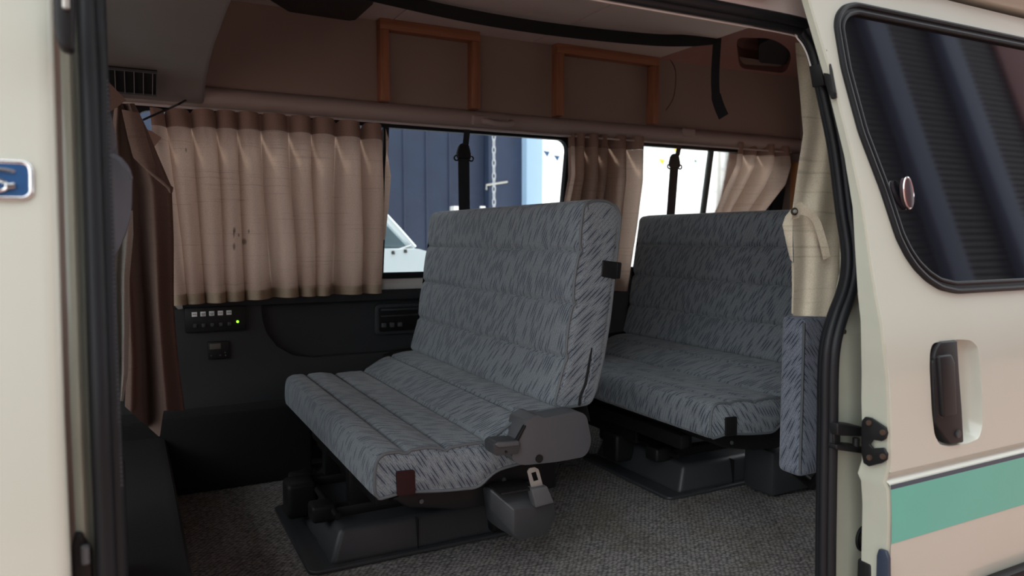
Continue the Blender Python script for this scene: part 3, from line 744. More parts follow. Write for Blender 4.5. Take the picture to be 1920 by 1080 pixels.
# ================================================================== SEATS
def offset_loop(P, d):
    n = len(P); out = []
    A = sum(P[i].x*P[(i+1) % n].y-P[(i+1) % n].x*P[i].y for i in range(n)); s = 1 if A > 0 else -1
    for i in range(n):
        t = (P[(i+1) % n]-P[i-1]); t.normalize(); out.append(P[i]+Vector((-t.y, t.x))*d*s)
    return out
def cushion_mesh(poly, y0, y1, seams, dx, dy, seam_d=.008, puff=.0045, step=.0042, nearbulge=.010, far_r=.06, side=None):
    P = resample(poly, step); n = len(P)
    # seam grooves and puffed panels, by arc distance from the given seam points
    d = [0.0]*n; S = []
    for s in seams:
        i = min(range(n), key=lambda k: (P[k]-Vector(s)).length); S.append(i)
    for k in range(n):
        m = min(abs(k-i) for i in S)*step if S else 1
        d[k] = -seam_d*math.exp(-(m/.0065)**2) + puff*min(1, m/.05)*(1 if m < .16 else 0)
    N = offset_loop(P, 1.0); D = [(N[i]-P[i])*-1 for i in range(n)]
    P = [P[i]+D[i]*d[i] for i in range(n)]
    def ring(b, y, ins, base=P):
        Q = offset_loop(base, ins) if ins else base
        return [b.verts.new((q.x+dx, y+dy, q.y)) for q in Q]
    b = bmesh.new(); secs = [(y0+.002, .010), (y0+.004, .004), (y0+.012, .0015), (y0+.03, .0)]
    y = y0+.08
    while y < y1-far_r-.03: secs.append((y, 0)); y += .06
    for k in range(7):
        a = k/6*math.pi/2; secs.append((y1-far_r+far_r*math.sin(a), far_r*.55*(1-math.cos(a))))
    rg = [ring(b, yy, ii) for yy, ii in secs]
    for i in range(len(rg)-1):
        for k in range(n): b.faces.new((rg[i][k], rg[i][(k+1) % n], rg[i+1][(k+1) % n], rg[i+1][k]))
    # near side panel, gently domed
    c = Vector((sum(p.x for p in P)/n, sum(p.y for p in P)/n)); last = rg[0]
    for f, o in ((.94, .002), (.85, -.004), (.6, -nearbulge*.8), (.3, -nearbulge)):
        Q = offset_loop(P, .010); cur = [b.verts.new((c.x+(q.x-c.x)*f+dx, y0+o+dy, c.y+(q.y-c.y)*f)) for q in Q]
        for k in range(n): b.faces.new((last[k], last[(k+1) % n], cur[(k+1) % n], cur[k]))
        last = cur
    b.faces.new(last)
    b.faces.new(rg[-1])
    return b, P
YN, YE = 1.65, 2.80
def sp2(pts, Y=YN): return [(lambda p: (p.x, p.z))(at(x, y, Y=Y)) for x, y in pts]
cush_px = [(707, 941), (703, 915), (704, 880), (708, 862), (722, 851), (770, 842), (840, 838), (880, 834), (915, 826), (945, 806), (975, 783), (1010, 772), (1060, 764), (1075, 790), (1060, 850), (1000, 866), (930, 885), (900, 917), (830, 924), (760, 926), (735, 933)]
cpoly = rpoly(sp2(cush_px), [.012, .01, .02, .02, .03, .03, .03, .03, .03, .03, .03, .03, .03, .03, .03, .03, .03, .02, .03, .02, .012], 4)
back_px = [(1096, 384), (1088, 450), (1080, 515), (1068, 605), (1056, 695), (1040, 760), (1060, 768), (1108, 760), (1119, 736), (1133, 680), (1146, 600), (1156, 510), (1167, 408), (1160, 386), (1140, 374), (1112, 373)]
bpoly = rpoly(sp2(back_px), [.02, .03, .03, .03, .03, .012, .012, .02, .03, .03, .03, .03, .03, .02, .02, .02], 4)
c_seams = sp2([(760, 842), (835, 838), (915, 826), (985, 780)])
b_seams = sp2([(1086, 468), (1073, 568), (1058, 670)])
def bench(dx, dy, bdx, lab, front):
    root = thing('bench_seat', (.72+bdx, 2.24, 0), lab, 'seat', 'double bench seats')
    b, P = cushion_mesh(cpoly, YN, YE, c_seams, dx, dy)
    cu = obj('cushion', b, FAB_C, root, smooth=60)
    Q = offset_loop(P, .004)
    obj('piping', tube([(q.x+dx, YN+.003+dy, q.y) for q in Q[::2]], .0042, 8, True), PIPE, cu)
    b, P = cushion_mesh(bpoly, YN, YE, b_seams, dx, dy, far_r=.05, nearbulge=.006)
    bk = obj('backrest', b, FAB_B, root, smooth=60)
    Q = offset_loop(P, .004)
    obj('piping', tube([(q.x+dx, YN+.003+dy, q.y) for q in Q[::2]], .0042, 8, True), PIPE, bk)
    def A(px, py, Y=YN): p = at(px, py, Y=Y); return Vector((p.x+dx, p.y+dy, p.z))
    # zip on the side of the backrest, black clip on its rear edge
    zp = smooth_path([A(1109, 652, YN-.003), A(1103, 690, YN-.006), A(1097, 720, YN-.006), A(1089, 740, YN-.004), A(1086, 760, YN-.001)], 5)
    obj('zip', tube(zp, .0035, 8), BLACK, bk)
    obj('seam_flap', tube([p+Vector((.012, 0, .004)) for p in zp], .003, 8), FAB_B, bk)
    clp = [A(1130, 487, YN-.008), A(1160, 492, YN-.008), A(1158, 524, YN-.008), A(1127, 519, YN-.008)]
    b = prism(clp, (0, .02, 0), .005); prism([A(1155, 491, YN-.006), A(1167, 492, YN-.006), A(1164, 523, YN-.006), A(1153, 523, YN-.006)], (0, .09, 0), .004, bm=b)
    obj('belt_clip', b, BLACK, bk)
    # reflector plate on the cushion end
    rp_ = [(x, z) for x, z in sp2([(742, 884), (777, 880), (778, 926), (744, 930)], YN-.008)]
    b = prism([(x+dx, YN-.006+dy, z) for x, z in rpoly(rp_, .006)], (0, -.006, 0), .0015)
    obj('reflector', b, MAROON if front else BLACK, cu, label='dark maroon reflector plate' if front else 'black reflector plate')
    # frame below the cushion
    b = prism([A(735, 936, 1.70), A(760, 922, 1.70), A(905, 912, 1.70), A(925, 885, 1.70), A(1000, 862, 1.70), A(1043, 855, 1.70), A(1043, 915, 1.70), A(975, 932, 1.70), A(930, 948, 1.70), A(860, 956, 1.70), A(765, 952, 1.70)], (0, 1.0, 0), .006)
    fr_ = obj('frame', b, BLACKM, root)
    for px, py in ((945, 900), (790, 940)):
        obj('bolt', cyl(A(px, py, 1.697), (0, 1, 0), .006, .006, 12), GGREY, fr_)
    obj('front_panel', bx(.60+dx, .615+dx, 2.16+dy, 2.72+dy, .14, .31, .004), BLACKM, root)
    obj('front_crossbar', bx(.56+dx, .60+dx, 1.86+dy, 2.62+dy, .20, .25, .008), BLACKM, root)
    # hinge bracket between cushion and backrest
    obj('hinge', prism([A(1046, 770, 1.685), A(1060, 760, 1.685), A(1100, 755, 1.685), A(1108, 790, 1.685), A(1060, 800, 1.685)], (0, .02, 0), .003), BLACKM, root)
    obj('hinge', prism([A(x, y, 1.685)+Vector((0, 1.055, 0)) for x, y in ((1046, 770), (1060, 760), (1100, 755), (1108, 790), (1060, 800))], (0, .02, 0), .003), BLACKM, root)
    obj('hinge_bar', tube([(.90+dx, 2.84+dy, .435), (.95+dx, 2.84+dy, .445), (1.04+dx, 2.82+dy, .455)], .012, 10), BLACK, root)
    # grey moulded cover over the recliner, with lever
    cv = [(930, 778+2), (1005, 778), (1017, 784), (1085, 771), (1098, 778), (1109, 830), (1099, 855), (1046, 865), (978, 872), (958, 862), (968, 828), (985, 797), (987, 790)]
    cv = [(985, 790), (1007, 777), (1019, 784), (1086, 771), (1100, 779), (1110, 830), (1099, 856), (1046, 866), (978, 873), (957, 862), (969, 829), (984, 800)]
    q = rpoly(sp2(cv, 1.585), [.008, .01, .01, .02, .02, .03, .025, .02, .02, .02, .01, .01], 4)
    b = prism([(x+dx, 1.585+dy, z) for x, z in q], (0, .085, 0), .016, 4)
    hc = obj('recliner_cover', b, GGREY, root, label='grey moulded recliner cover')
    obj('cover_slot', prism([A(968, 826, 1.582), A(984, 797, 1.582), A(987, 799, 1.582), A(972, 829, 1.582)], (0, .01, 0), .001), BLACK, hc)
    obj('screw_hole', cyl(A(1011, 860, 1.584), (0, 1, 0), .0105, .006, 20), BLACK, hc)
    b = prism([(x+dx, 1.57+dy, z) for x, z in rpoly(sp2([(925, 833), (931, 828), (973, 826), (976, 834), (972, 851), (930, 855), (926, 850)], 1.57), .005)], (0, .05, 0), .006)
    lv = obj('recliner_lever', b, DGREY, root)
    obj('lever_pad', prism([A(928, 834, 1.566), A(935, 829, 1.566), A(974, 827, 1.566), A(976, 836, 1.566), A(935, 841, 1.566)], (0, .045, 0), .004), GGREY, lv)
    obj('lever_screw', cyl(A(949, 847, 1.569), (0, 1, 0), .003, .004, 10, 0), BLACK, lv)
    # pedestal: flat flange, raised moulded housing, slide rails
    def Fz(px, py, z=0): p = at(px, py, Z=z); return Vector((p.x+bdx, p.y, p.z))
    fx0, fx1, fy0, fy1 = .405+bdx, 1.03+bdx, 1.955, 2.515
    b = prism([(x, y, 0.001) for x, y in rpoly([(fx0, fy0), (fx1, fy0), (fx1, fy1), (fx0, fy1)], .03)], (0, 0, .012), .004)
    ped = obj('pedestal_flange', b, DGREY, root)
    def frust(x0, x1, y0, y1, z0, z1, ix0, ix1, iy, bev):
        b = bmesh.new()
        lo = [(x0, y0, z0), (x1, y0, z0), (x1, y1, z0), (x0, y1, z0)]; hi = [(x0+ix0, y0+iy, z1), (x1-ix1, y0+iy, z1), (x1-ix1, y1-iy, z1), (x0+ix0, y1-iy, z1)]
        L = [b.verts.new(p) for p in lo]; H = [b.verts.new(p) for p in hi]
        b.faces.new(L[::-1]); b.faces.new(H)
        for i in range(4): b.faces.new((L[i], L[(i+1) % 4], H[(i+1) % 4], H[i]))
        bmesh.ops.bevel(b, geom=list(b.edges), offset=bev, segments=4, profile=.5, affect='EDGES'); return b
    b = frust(.465+bdx, 1.0+bdx, 1.97, 2.50, .008, .105, .035, .02, .02, .016)
    hs = obj('pedestal_housing', b, DGREY, root, smooth=50)
    obj('housing_seam', bx(.72+bdx, .722+bdx, 1.968, 1.992, .012, .10, 0), BLACK, hs)
    for yy in (2.10, 2.40):
        obj('slide_rail', bx(.46+bdx, 1.06+bdx, yy-.022, yy+.022, .095, .135, .006), BLACKM, root)
        obj('rail_end', rbox((.475+bdx, yy, .125), (.07, .07, .05), .010), BLACK, root)
        obj('riser', bx(.55+bdx, .62+bdx, yy-.02, yy+.02, .13, .26, .006), BLACKM, root)
        obj('riser', bx(.93+bdx, 1.0+bdx, yy-.02, yy+.02, .13, .26, .006), BLACKM, root)
    obj('slide_bar', tube([(.50+bdx, 2.02, .13), (.50+bdx, 2.48, .13)], .010, 10), BLACKM, root)
    obj('front_latch', rbox((.455+bdx, 2.32, .10), (.09, .10, .11), .014), BLACK, root)
    if front:
        # belt retractor with its metal tongue standing on it
        b = bmesh.new()
        for x, y in ((964, 956), (1040, 943), (1042, 972), (1028, 983), (1025, 1004), (974, 1014), (962, 1003)): b.verts.new(A(x, y, 1.60))
        for x, y in ((935, 929), (997, 917), (1030, 926), (1036, 972), (1010, 1002), (948, 1002), (934, 965)): b.verts.new(A(x, y, 1.60)+Vector((0, .05, 0)))
        for x, y in ((936, 932), (1034, 922), (1030, 990), (945, 1000)): b.verts.new(A(x, y, 1.60)+Vector((0, .10, 0)))
        r_ = bmesh.ops.convex_hull(b, input=b.verts[:])
        bmesh.ops.delete(b, geom=[v for v in b.verts if not v.link_faces], context='VERTS')
        bmesh.ops.dissolve_limit(b, angle_limit=R(6), verts=b.verts[:], edges=b.edges[:])
        bmesh.ops.bevel(b, geom=b.edges[:], offset=.004, segments=3, profile=.5, affect='EDGES', clamp_overlap=True)
        rx = obj('belt_retractor', b, DGREY, root, label='dark grey belt retractor box')
        q = sp2([(938, 925), (996, 914), (1000, 942), (965, 955), (950, 945)], 1.585)
        b = prism([A(997, 918, 1.585), A(1027, 912, 1.585), A(1040, 943, 1.585), A(1005, 953, 1.585)], (0, .03, 0), .004)
        obj('webbing_loop', b, plain('grey_webbing', (.10, .10, .105), .6, bump=.5, bscale=400), rx)
        obj('belt_slot', prism([A(940, 925, 1.596), A(1003, 914, 1.596), A(1005, 918, 1.596), A(940, 929, 1.596)], (0, .08, 0), .001), BLACK, rx)
        outl = [A(x, y, 1.60) for x, y in ((989, 884), (993, 878), (1003, 876), (1010, 880), (1020, 918), (998, 922))]
        hole = [A(x, y, 1.60) for x, y in ((996, 887), (1005, 884), (1010, 900), (1001, 903))]
        outl2 = rpoly([(p.x, p.z) for p in outl], .003); 
        b = holed([Vector((x, 1.60, z)) for x, z in outl2], [hole], Vector((0, .003, 0)))
        tg = obj('belt_tongue', b, STEEL, rx, label='worn metal belt tongue')
        obj('tongue_sleeve', prism([A(995, 924, 1.597), A(1024, 915, 1.597), A(1030, 932, 1.597), A(1015, 924, 1.597), A(1002, 928, 1.597), A(1000, 945, 1.597)], (0, .012, 0), .002), BLACK, rx)
        hk = smooth_path([A(1046, 868, 1.70), A(1060, 866, 1.70), A(1078, 868, 1.70), A(1078, 873, 1.70), A(1062, 874, 1.70), A(1050, 871, 1.70)], 4)
        obj('wire_hook', tube(hk, .0035, 8), BLACKM, root)
        obj('rail_bracket', rbox((.99, 1.97, .09), (.08, .05, .14), .01), BLACKM, root)
    else:
        obj('side_handle_frame', tube(smooth_path([(1.66, 2.62, .30), (1.64, 2.62, .22), (1.70, 2.60, .19), (1.80, 2.60, .20), (1.81, 2.60, .30)], 4), .012, 8), BLACKM, root)
    return root
bench(0, 0, 0, 'grey-blue dashed fabric bench seat in front, with a belt box on its side', True)
bench(1.07, .03, 1.23, 'grey-blue dashed fabric bench seat at the rear, behind the front bench', False)
# folded jump seat on the aisle beside the rear bench
JY = 1.40
j0 = at(1508, 599, Y=JY); jb = at(1510, 895, Y=JY); jf = at(1463, 588, X=j0.x)
js = thing('jump_seat', (j0.x+.2, JY+.05, jb.z), 'folded upright jump seat in blue dashed fabric beside the door pillar', 'seat')
b = bx(j0.x, j0.x+.46, JY, jf.y, jb.z, j0.z+.004, .018, seg=4)
bmesh.ops.subdivide_edges(b, edges=[e for e in b.edges if e.calc_length() > .1], cuts=6, use_grid_fill=True)
jc = obj('cushion', b, FAB_J, js, smooth=50)
obj('piping', tube([(j0.x+.004, JY+.004, jb.z+.012), (j0.x+.002, JY+.002, (jb.z+j0.z)/2), (j0.x+.004, JY+.004, j0.z-.01)], .004, 8), PIPE, jc)
obj('bracket', bx(1.97, 2.25, 1.80, 1.945, .005, .17, .02), DGREY, js)
obj('fold_arm', tube([(1.9, jf.y+.002, .27), (1.93, 1.60, .12), (2.05, 1.81, .11)], .016, 10), BLACKM, js)

# ================================================================== CAB SEAT, seen past the front pillar
cs = thing('cab_seat', (-.10, 1.35, 0), 'blue-grey cloth front seat seen from behind past the black pillar seal', 'seat')
def soft(pts2, y0, y1, bev, mat, name, parent):
    b = prism([(x, y0, z) for x, z in pts2], (0, y1-y0, 0), bev, 5); return obj(name, b, mat, parent, smooth=60)
hr_ = [(lambda p: (p.x, p.z))(at(x, y, Y=1.30)) for x, y in ((193, 172), (206, 205), (217, 250), (219, 276), (208, 292), (150, 300), (130, 170))]
soft(rpoly(hr_, .015), 1.30, 1.52, .02, FAB_G, 'headrest', cs)
bk_ = [(lambda p: (p.x, p.z))(at(x, y, Y=1.22)) for x, y in ((205, 285), (225, 292), (243, 312), (248, 330), (247, 395), (238, 430), (220, 470), (206, 500), (206, 760), (90, 760), (90, 285))]
soft(rpoly(bk_, .02), 1.22, 1.72, .025, FAB_G, 'backrest', cs)
obj('seam', tube(smooth_path([at(207, 290, Y=1.215), at(224, 298, Y=1.205), at(238, 318, Y=1.20), at(246, 335, Y=1.21)], 5), .0025, 8), FAB_G, cs)
pd = bx(-.45, -.02, 1.2, 1.75, .22, .50, .05); obj('seat_base', pd, KICK, cs)
rows = part_sheet([203, 205, 207, 208, 210, 215], [249, 250, 243, 243, 240, 231], [395, 440, 520, 610, 700, 752], 1.80, 1.3, .03, 9)
tag(obj('grey_cloth', grid(rows), GCLOTH, smooth=180), 'pale grey cloth hanging behind the front seat beside the brown curtain', 'cloth')

# ================================================================== VAN BODY, DOOR SIDE
XL = -.034
def bp(x, z, off=0, pl=NEAR): return Vector((x, ypl(z, pl, off), z))
rpx = [(1488, 47), (1507, 60), (1521, 81), (1533, 115), (1549, 186), (1568, 280), (1582, 392), (1592, 460), (1592, 510), (1583, 552), (1568, 592), (1555, 640), (1550, 695), (1549, 790), (1547, 900), (1545, 1090), (1543, 1400)]
rp3 = [onp(x, y, NEAR) for x, y in rpx]
ZH = rp3[0].z
# body sheet round the opening
rp3b = [p+Vector((.010, 0, .006 if p.z > 1.2 else 0)) for p in rp3]
up_r = [p for p in rp3b if p.z > .72]; lo_r = [p for p in rp3b if p.z <= .72]
xm = up_r[-1].x + (lo_r[0].x-up_r[-1].x)*(up_r[-1].z-.72)/(up_r[-1].z-lo_r[0].z)
ub = [bp(XL-.02, 1.44), bp(3.2, 1.44), bp(3.2, .72), bp(xm, .72)] + [bp(p.x, p.z) for p in up_r[::-1]] + [bp(XL-.02, ZH+.006)]
b = holed(ub, [], (0, .03, 0))
lb = [bp(xm, .72)] + [bp(p.x, p.z) for p in lo_r] + [bp(lo_r[-1].x, -.3), bp(3.2, -.3), bp(3.2, .72)]
holed(lb, [], (0, .03, 0), b)
obj('wall_left', b, JAMB, kind='structure', smooth=0)
b = prism([(XL-.03, 1.02, -.35), (XL-.03, .99, -.35), (XL-.03, .99, -.02), (XL-.03, 1.03, -.005), (XL-.03, 1.10, -.005), (XL-.03, 1.10, -.35)], (1.34, 0, 0), .004)
obj('trim_7', b, JAMB, kind='structure')
# inner lining of the rear side wall
b = holed([Vector((1.62, 1.16, 0)), Vector((3.2, 1.16, 0)), Vector((3.2, 1.19, 1.75)), Vector((1.62, 1.19, 1.75))], [], (0, .01, 0)); obj('wall_left_lining', b, PANEL, kind='structure', smooth=0)
b = holed([Vector((XF, 1.03, -.02)), Vector((-.20, 1.03, -.02)), Vector((-.20, 1.12, .85)), Vector((XF, 1.12, .85))], [], (0, .01, 0)); obj('wall_cab_lining', b, KICK, kind='structure', smooth=0)
# header inside and roof side above the opening
b = prism([(XF, 1.10, 1.362), (XF, 1.17, 1.372), (XF, 1.19, 1.76), (XF, 1.15, 1.76)], (XR-XF, 0, 0), 0); obj('trim_8', b, HEAD, kind='structure', smooth=0)
b = prism([(XF, 1.15, 1.445), (XF, 1.02, 1.452), (XF, .985, 1.475), (XF, .975, 1.52), (XF, 1.02, 1.95), (XF, 1.15, 1.95)], (XR-XF+.05, 0, 0), .006); obj('wall_roof_side', b, CREAM, kind='structure')
# black door rail along the top, over the opening
b = bx(-.03, 1.13, 1.07, 1.115, 1.392, 1.444, .006)
tag(obj('door_rail', b, BLACK), 'black sliding door rail along the top of the opening', 'rail')
# pillar in front of the opening: folded section swept upward
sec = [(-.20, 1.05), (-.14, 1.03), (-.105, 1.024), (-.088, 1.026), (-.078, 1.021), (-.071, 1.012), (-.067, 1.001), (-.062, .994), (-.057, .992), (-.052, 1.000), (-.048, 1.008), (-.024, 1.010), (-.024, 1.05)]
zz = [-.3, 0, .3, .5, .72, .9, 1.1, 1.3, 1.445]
b = grid([[(x, y+ypl(z, NEAR)-1.0, z) for x, y in sec[6:]] for z in zz]); obj('wall_left_pillar', b, JAMB, kind='structure', smooth=60)
b = grid([[(x, y+ypl(z, NEAR)-1.0, z) for x, y in sec[:7]] for z in zz]); obj('wall_left_pillar_channel', b, plain('pink_reflection_tint', (.30, .195, .165), .35, coat=.4, var=.1), kind='structure', smooth=60)  # channel coloured pink to paint in red reflection and shade
b = grid([[(x, y+ypl(z, NEAR)-1.0, z) for x, y in [(-.034, 1.012), (-.022, 1.018), (-.016, 1.03), (-.016, 1.10)]] for z in zz]); obj('trim_9', b, BLACK, kind='structure', smooth=60)
# weather strip round the opening
lft = [bp(XL, z) for z in (-.3, 0, .3, .6, .72, .9, 1.1, 1.25)]
top_ = [bp(XL+.01, 1.30), bp(XL+.04, ZH-.008), bp(XL+.09, ZH), bp(.3, ZH), bp(.7, ZH), bp(1.05, ZH+.001)]
path = smooth_path(lft+top_+rp3, 4)
sroot = thing('trim_10', (0, 1.0, 0), None, None, kind='structure')
def off_in(path, d, dy):
    out = []
    c = Vector((.6, 1.05, .6))
    for i, p in enumerate(path):
        t = (path[min(i+1, len(path)-1)]-path[max(i-1, 0)]).normalized(); n = t.cross(Vector((0, 1, 0))).normalized()
        if n.dot(c-p) < 0: n = -n
        out.append(p+n*d+Vector((0, dy, 0)))
    return out
obj('bulb', tube(off_in(path, -.002, -.014), .0115, 12, flat=(Vector((0, 1, 0)), .9)), RUBBER, sroot)
obj('inner_lip', tube(off_in(path, .011, -.006), .009, 10), RUBBER, sroot)
obj('carrier', tube(off_in(path, .003, .004), .0125, 10), RUBBER, sroot)
# bright lip inside the top and rear corner, and ribbed lip on the front pillar
k0 = next(i for i, p in enumerate(path) if p.x > .2); k1 = next(i for i, p in enumerate(path) if p.x > 1.2 and p.z < 1.24)
obj('bright_lip', tube(off_in(path, .0195, .004)[k0:k1], .0017, 6), WHITE, sroot)
b = bmesh.new()
for i in range(90):
    z = .62+.5*i/90; rbox((XL+.018, ypl(z, NEAR)-.012, z), (.002, .003, .0026), 0, bm=b)
obj('ribbed_lip', b, plain('ribbed_grey', (.05, .05, .055), .4), sroot, smooth=0)

# ================================================================== FRONT DOOR (only its rear edge is in view)
FDO = .062
fd = thing('front_door', (-.5, .95, -.3), 'cream front door with a blue chrome-framed badge at the left edge', 'door')
b = bmesh.new()
def sl(x0, x1, z0, z1, off, thick, pl, bm): prism([bp(x0, z0, off, pl), bp(x1, z0, off, pl), bp(x1, z1, off, pl), bp(x0, z1, off, pl)], (0, thick, 0), .006, 3, bm)
ed = [bp(-.066, z, FDO, DOOR) for z in (-.4, .72, 1.43)]
rows = []
for x, dy in ((-.42, .02), (-.40, .003), (-.39, 0), (-.088, 0), (-.078, .0008), (-.072, .004), (-.070, .010), (-.071, .03), (-.079, .045)):
    rows.append([bp(x, z, FDO+dy, DOOR) for z in (-.4, -.1, .2, .5, .72, .95, 1.2, 1.43)])
obj('skin', grid(rows), CREAM, fd, smooth=60)
obj('lower_skin', grid([[bp(x, z, FDO, DOOR) for x in (-1.15, -.42)] for z in (-.4, .2, .72, .86)]), CREAM, fd, smooth=60)
# badge
B0 = onp(60, 302, DOOR, FDO); B1 = onp(62, 376, DOOR, FDO)
bx1 = B0.x+.001; bz1, bz0 = B0.z, B1.z; bx0 = bx1-.16
def bd(x, z, o): return bp(x, z, FDO+o, DOOR)
bo = rrect2(bx0, bx1, bz0, bz1, .012); bi = rrect2(bx0+.004, bx1-.004, bz0+.004, bz1-.004, .009)
bg_ = obj('badge', prism([bd(x, z, 0) for x, z in bi], (0, -.003, 0), 0), BLUE, fd, label='blue enamel badge')
obj('badge_frame', tube([bd(x, z, -.002) for x, z in rrect2(bx0+.002, bx1-.002, bz0+.002, bz1-.002, .010, 8)], .0027, 10, True), CHROME, bg_, label='chrome badge frame')
def bpx(px, py): return onp(px, py, DOOR, FDO-.005)
l1 = smooth_path([bpx(-40, 322), bpx(-16, 317), bpx(4, 318), bpx(18, 320), bpx(29, 322)], 4)
l2 = smooth_path([bpx(-40, 338), bpx(-18, 335), bpx(0, 338), bpx(9, 343), bpx(13, 348), bpx(10, 354), bpx(2, 357), bpx(-18, 358), bpx(-36, 354)], 4)
b = tube(l1, [.0016]*(len(l1)-3)+[.0013, .0009, .0004], 8); tube(l2, .0021, 8, bm=b); tube([bpx(12, 349), bpx(20, 349), bpx(28, 348)], .0032, 8, bm=b)
obj('badge_lettering', b, CHROME, bg_)
# black striker blocks in the door shut
def blk(name, pts, Y, thick, lab, extra):
    t = thing(name, at(*pts[0], Y=Y), lab, 'door latch')
    obj('body', prism([at(x, y, Y=Y) for x, y in pts], (0, thick, 0), .005, 3), BLACK, t)
    for px, py, r, m in extra: obj('pin', cyl(at(px, py, Y=Y-.004), (0, 0, 1), r, .022, 14), m, t)
blk('door_striker', [(98, -40), (100, 40), (104, 74), (114, 90), (138, 95), (140, -40)], .985, .03, 'black striker block in the front pillar at the top left', [(123, -2, .004, STEEL)])
blk('door_striker', [(134, 1022), (140, 1004), (152, 1000), (160, 1012), (165, 1024), (172, 1036), (176, 1120), (136, 1120)], .985, .03, 'black striker block in the front pillar at the bottom left', [(160, 1040, .005, GGREY)])

# ================================================================== SLIDING DOOR, slid back along the rear side
sdoor = thing('sliding_door', (1.8, .95, -.3), 'cream sliding door with teal stripe and dark tinted window, slid open at the right', 'door')
epx = [(1508, -42), (1519, 0), (1542, 78), (1571, 176), (1599, 290), (1620, 389), (1635, 492), (1646, 560), (1655, 605), (1661, 655), (1667, 705), (1670, 760), (1671, 820), (1670, 880), (1667, 905), (1668, 918), (1672, 965), (1675, 1080), (1677, 1300)]
ep = [onp(x, y, DOOR) for x, y in epx]
XD = 2.45
up_e = [p for p in ep if p.z > .72]; lo_e = [p for p in ep if p.z <= .72]
xe = up_e[-1].x + (lo_e[0].x-up_e[-1].x)*(up_e[-1].z-.72)/(up_e[-1].z-lo_e[0].z)
def dp(x, z, off=0): return Vector((x, ypl(z, DOOR, off), z))
def dpx(px, py, off=0): return onp(px, py, DOOR, off)
ZDT = 1.437
wo_px = [(1564, 47), (1571, 90), (1578, 130), (1594, 190), (1610, 249), (1651, 357), (1680, 446), (1696, 478), (1713, 503), (1735, 525), (1760, 541), (1791, 548)]
wo = [dpx(*p) for p in wo_px]
tr0, tr1 = dpx(1600, 7), dpx(1920, 74)
zt_, zb_ = tr1.z, wo[-1].z
outer = [(p.x, p.z) for p in wo] + [(2.10, zb_), (2.22, zb_+.05), (2.25, zb_+.12), (2.25, zt_-.06), (2.20, zt_), (tr1.x, zt_), (tr0.x, tr0.z), (dpx(1580, 12).x, dpx(1580, 12).z), (dpx(1568, 27).x, dpx(1568, 27).z)]
outer = rpoly(outer, .012, 3)
OV = [Vector(p) for p in outer]
inner = [(p.x, p.y) for p in offset_loop(OV, .022)]
# handle hollow and lower skin
hp_ = [(1743, 690), (1744, 660), (1750, 644), (1768, 637), (1800, 635), (1822, 638), (1834, 650), (1839, 690), (1842, 750), (1842, 800), (1836, 822), (1815, 831), (1780, 837), (1762, 834), (1752, 815), (1747, 770)]
hl = [(dpx(*p).x, min(dpx(*p).z, .712)) for p in hp_]; hl = rpoly(hl, .01, 3)
ZC = .468
lo_in = [p for p in lo_e if p.z > ZC]
whole = [(up_e[0].x, ZDT), (XD, ZDT), (XD, ZC), (lo_in[-1].x, ZC)] + [(p.x, p.z) for p in lo_in[::-1]] + [(xe, .72)] + [(p.x, p.z) for p in up_e[::-1][:-1]]
b = holed([Vector((x, 0, z)) for x, z in whole], [[Vector((x, 0, z)) for x, z in outer], [Vector((x, 0, z)) for x, z in hl]], (0, .012, 0))
for k in range(13):
    bmesh.ops.bisect_plane(b, geom=b.verts[:]+b.edges[:]+b.faces[:], plane_co=(0, 0, .66+.01*k), plane_no=(0, 0, 1))
def dsm(z, h=.055):
    m_ = (DOOR[2]-DOOR[0])/(DOOR[3]-DOOR[1]); q = z-.72
    return DOOR[0] + (0 if q < -h else m_*q if q > h else m_*(q+h)**2/(4*h))
for v in b.verts: v.co.y += dsm(v.co.z)
obj('skin', b, CREAM, sdoor, smooth=30)
c0 = Vector((sum(p[0] for p in hl)/len(hl), sum(p[1] for p in hl)/len(hl)))
b = bmesh.new(); lps = []
for f, d in ((1.0, 0), (.985, .004), (.95, .016), (.86, .028), (.7, .034)):
    lps.append([Vector((c0.x+(x-c0.x)*f, dsm(z)+d, c0.y+(z-c0.y)*f)) for x, z in hl])
grid(lps, b, True); b.faces.new([b.verts.new(p) for p in lps[-1]])
obj('handle_hollow', b, CREAM, sdoor, smooth=60)
def hx(pts, Y): return [at(x, y, Y=Y) for x, y in pts]
hnd = obj('handle', prism(hx([(1766, 641), (1796, 638), (1799, 690), (1805, 770), (1808, 830), (1782, 834), (1770, 818), (1755, 795), (1752, 740), (1750, 680), (1757, 655)], .880), (0, .04, 0), .004), BLACK, sdoor)
obj('pull_lever', prism(hx([(1763, 668), (1786, 664), (1792, 680), (1796, 778), (1770, 783)], .872), (0, .02, 0), .005), BLACK, hnd)
obj('pull_slot', prism(hx([(1752, 672), (1761, 668), (1768, 785), (1757, 780)], .879), (0, .01, 0), .001), RUBBER, hnd)
obj('key_lock', cyl(at(1797, 814, Y=.879), (0, 1, 0), .0085, .004, 20), DGREY, hnd)
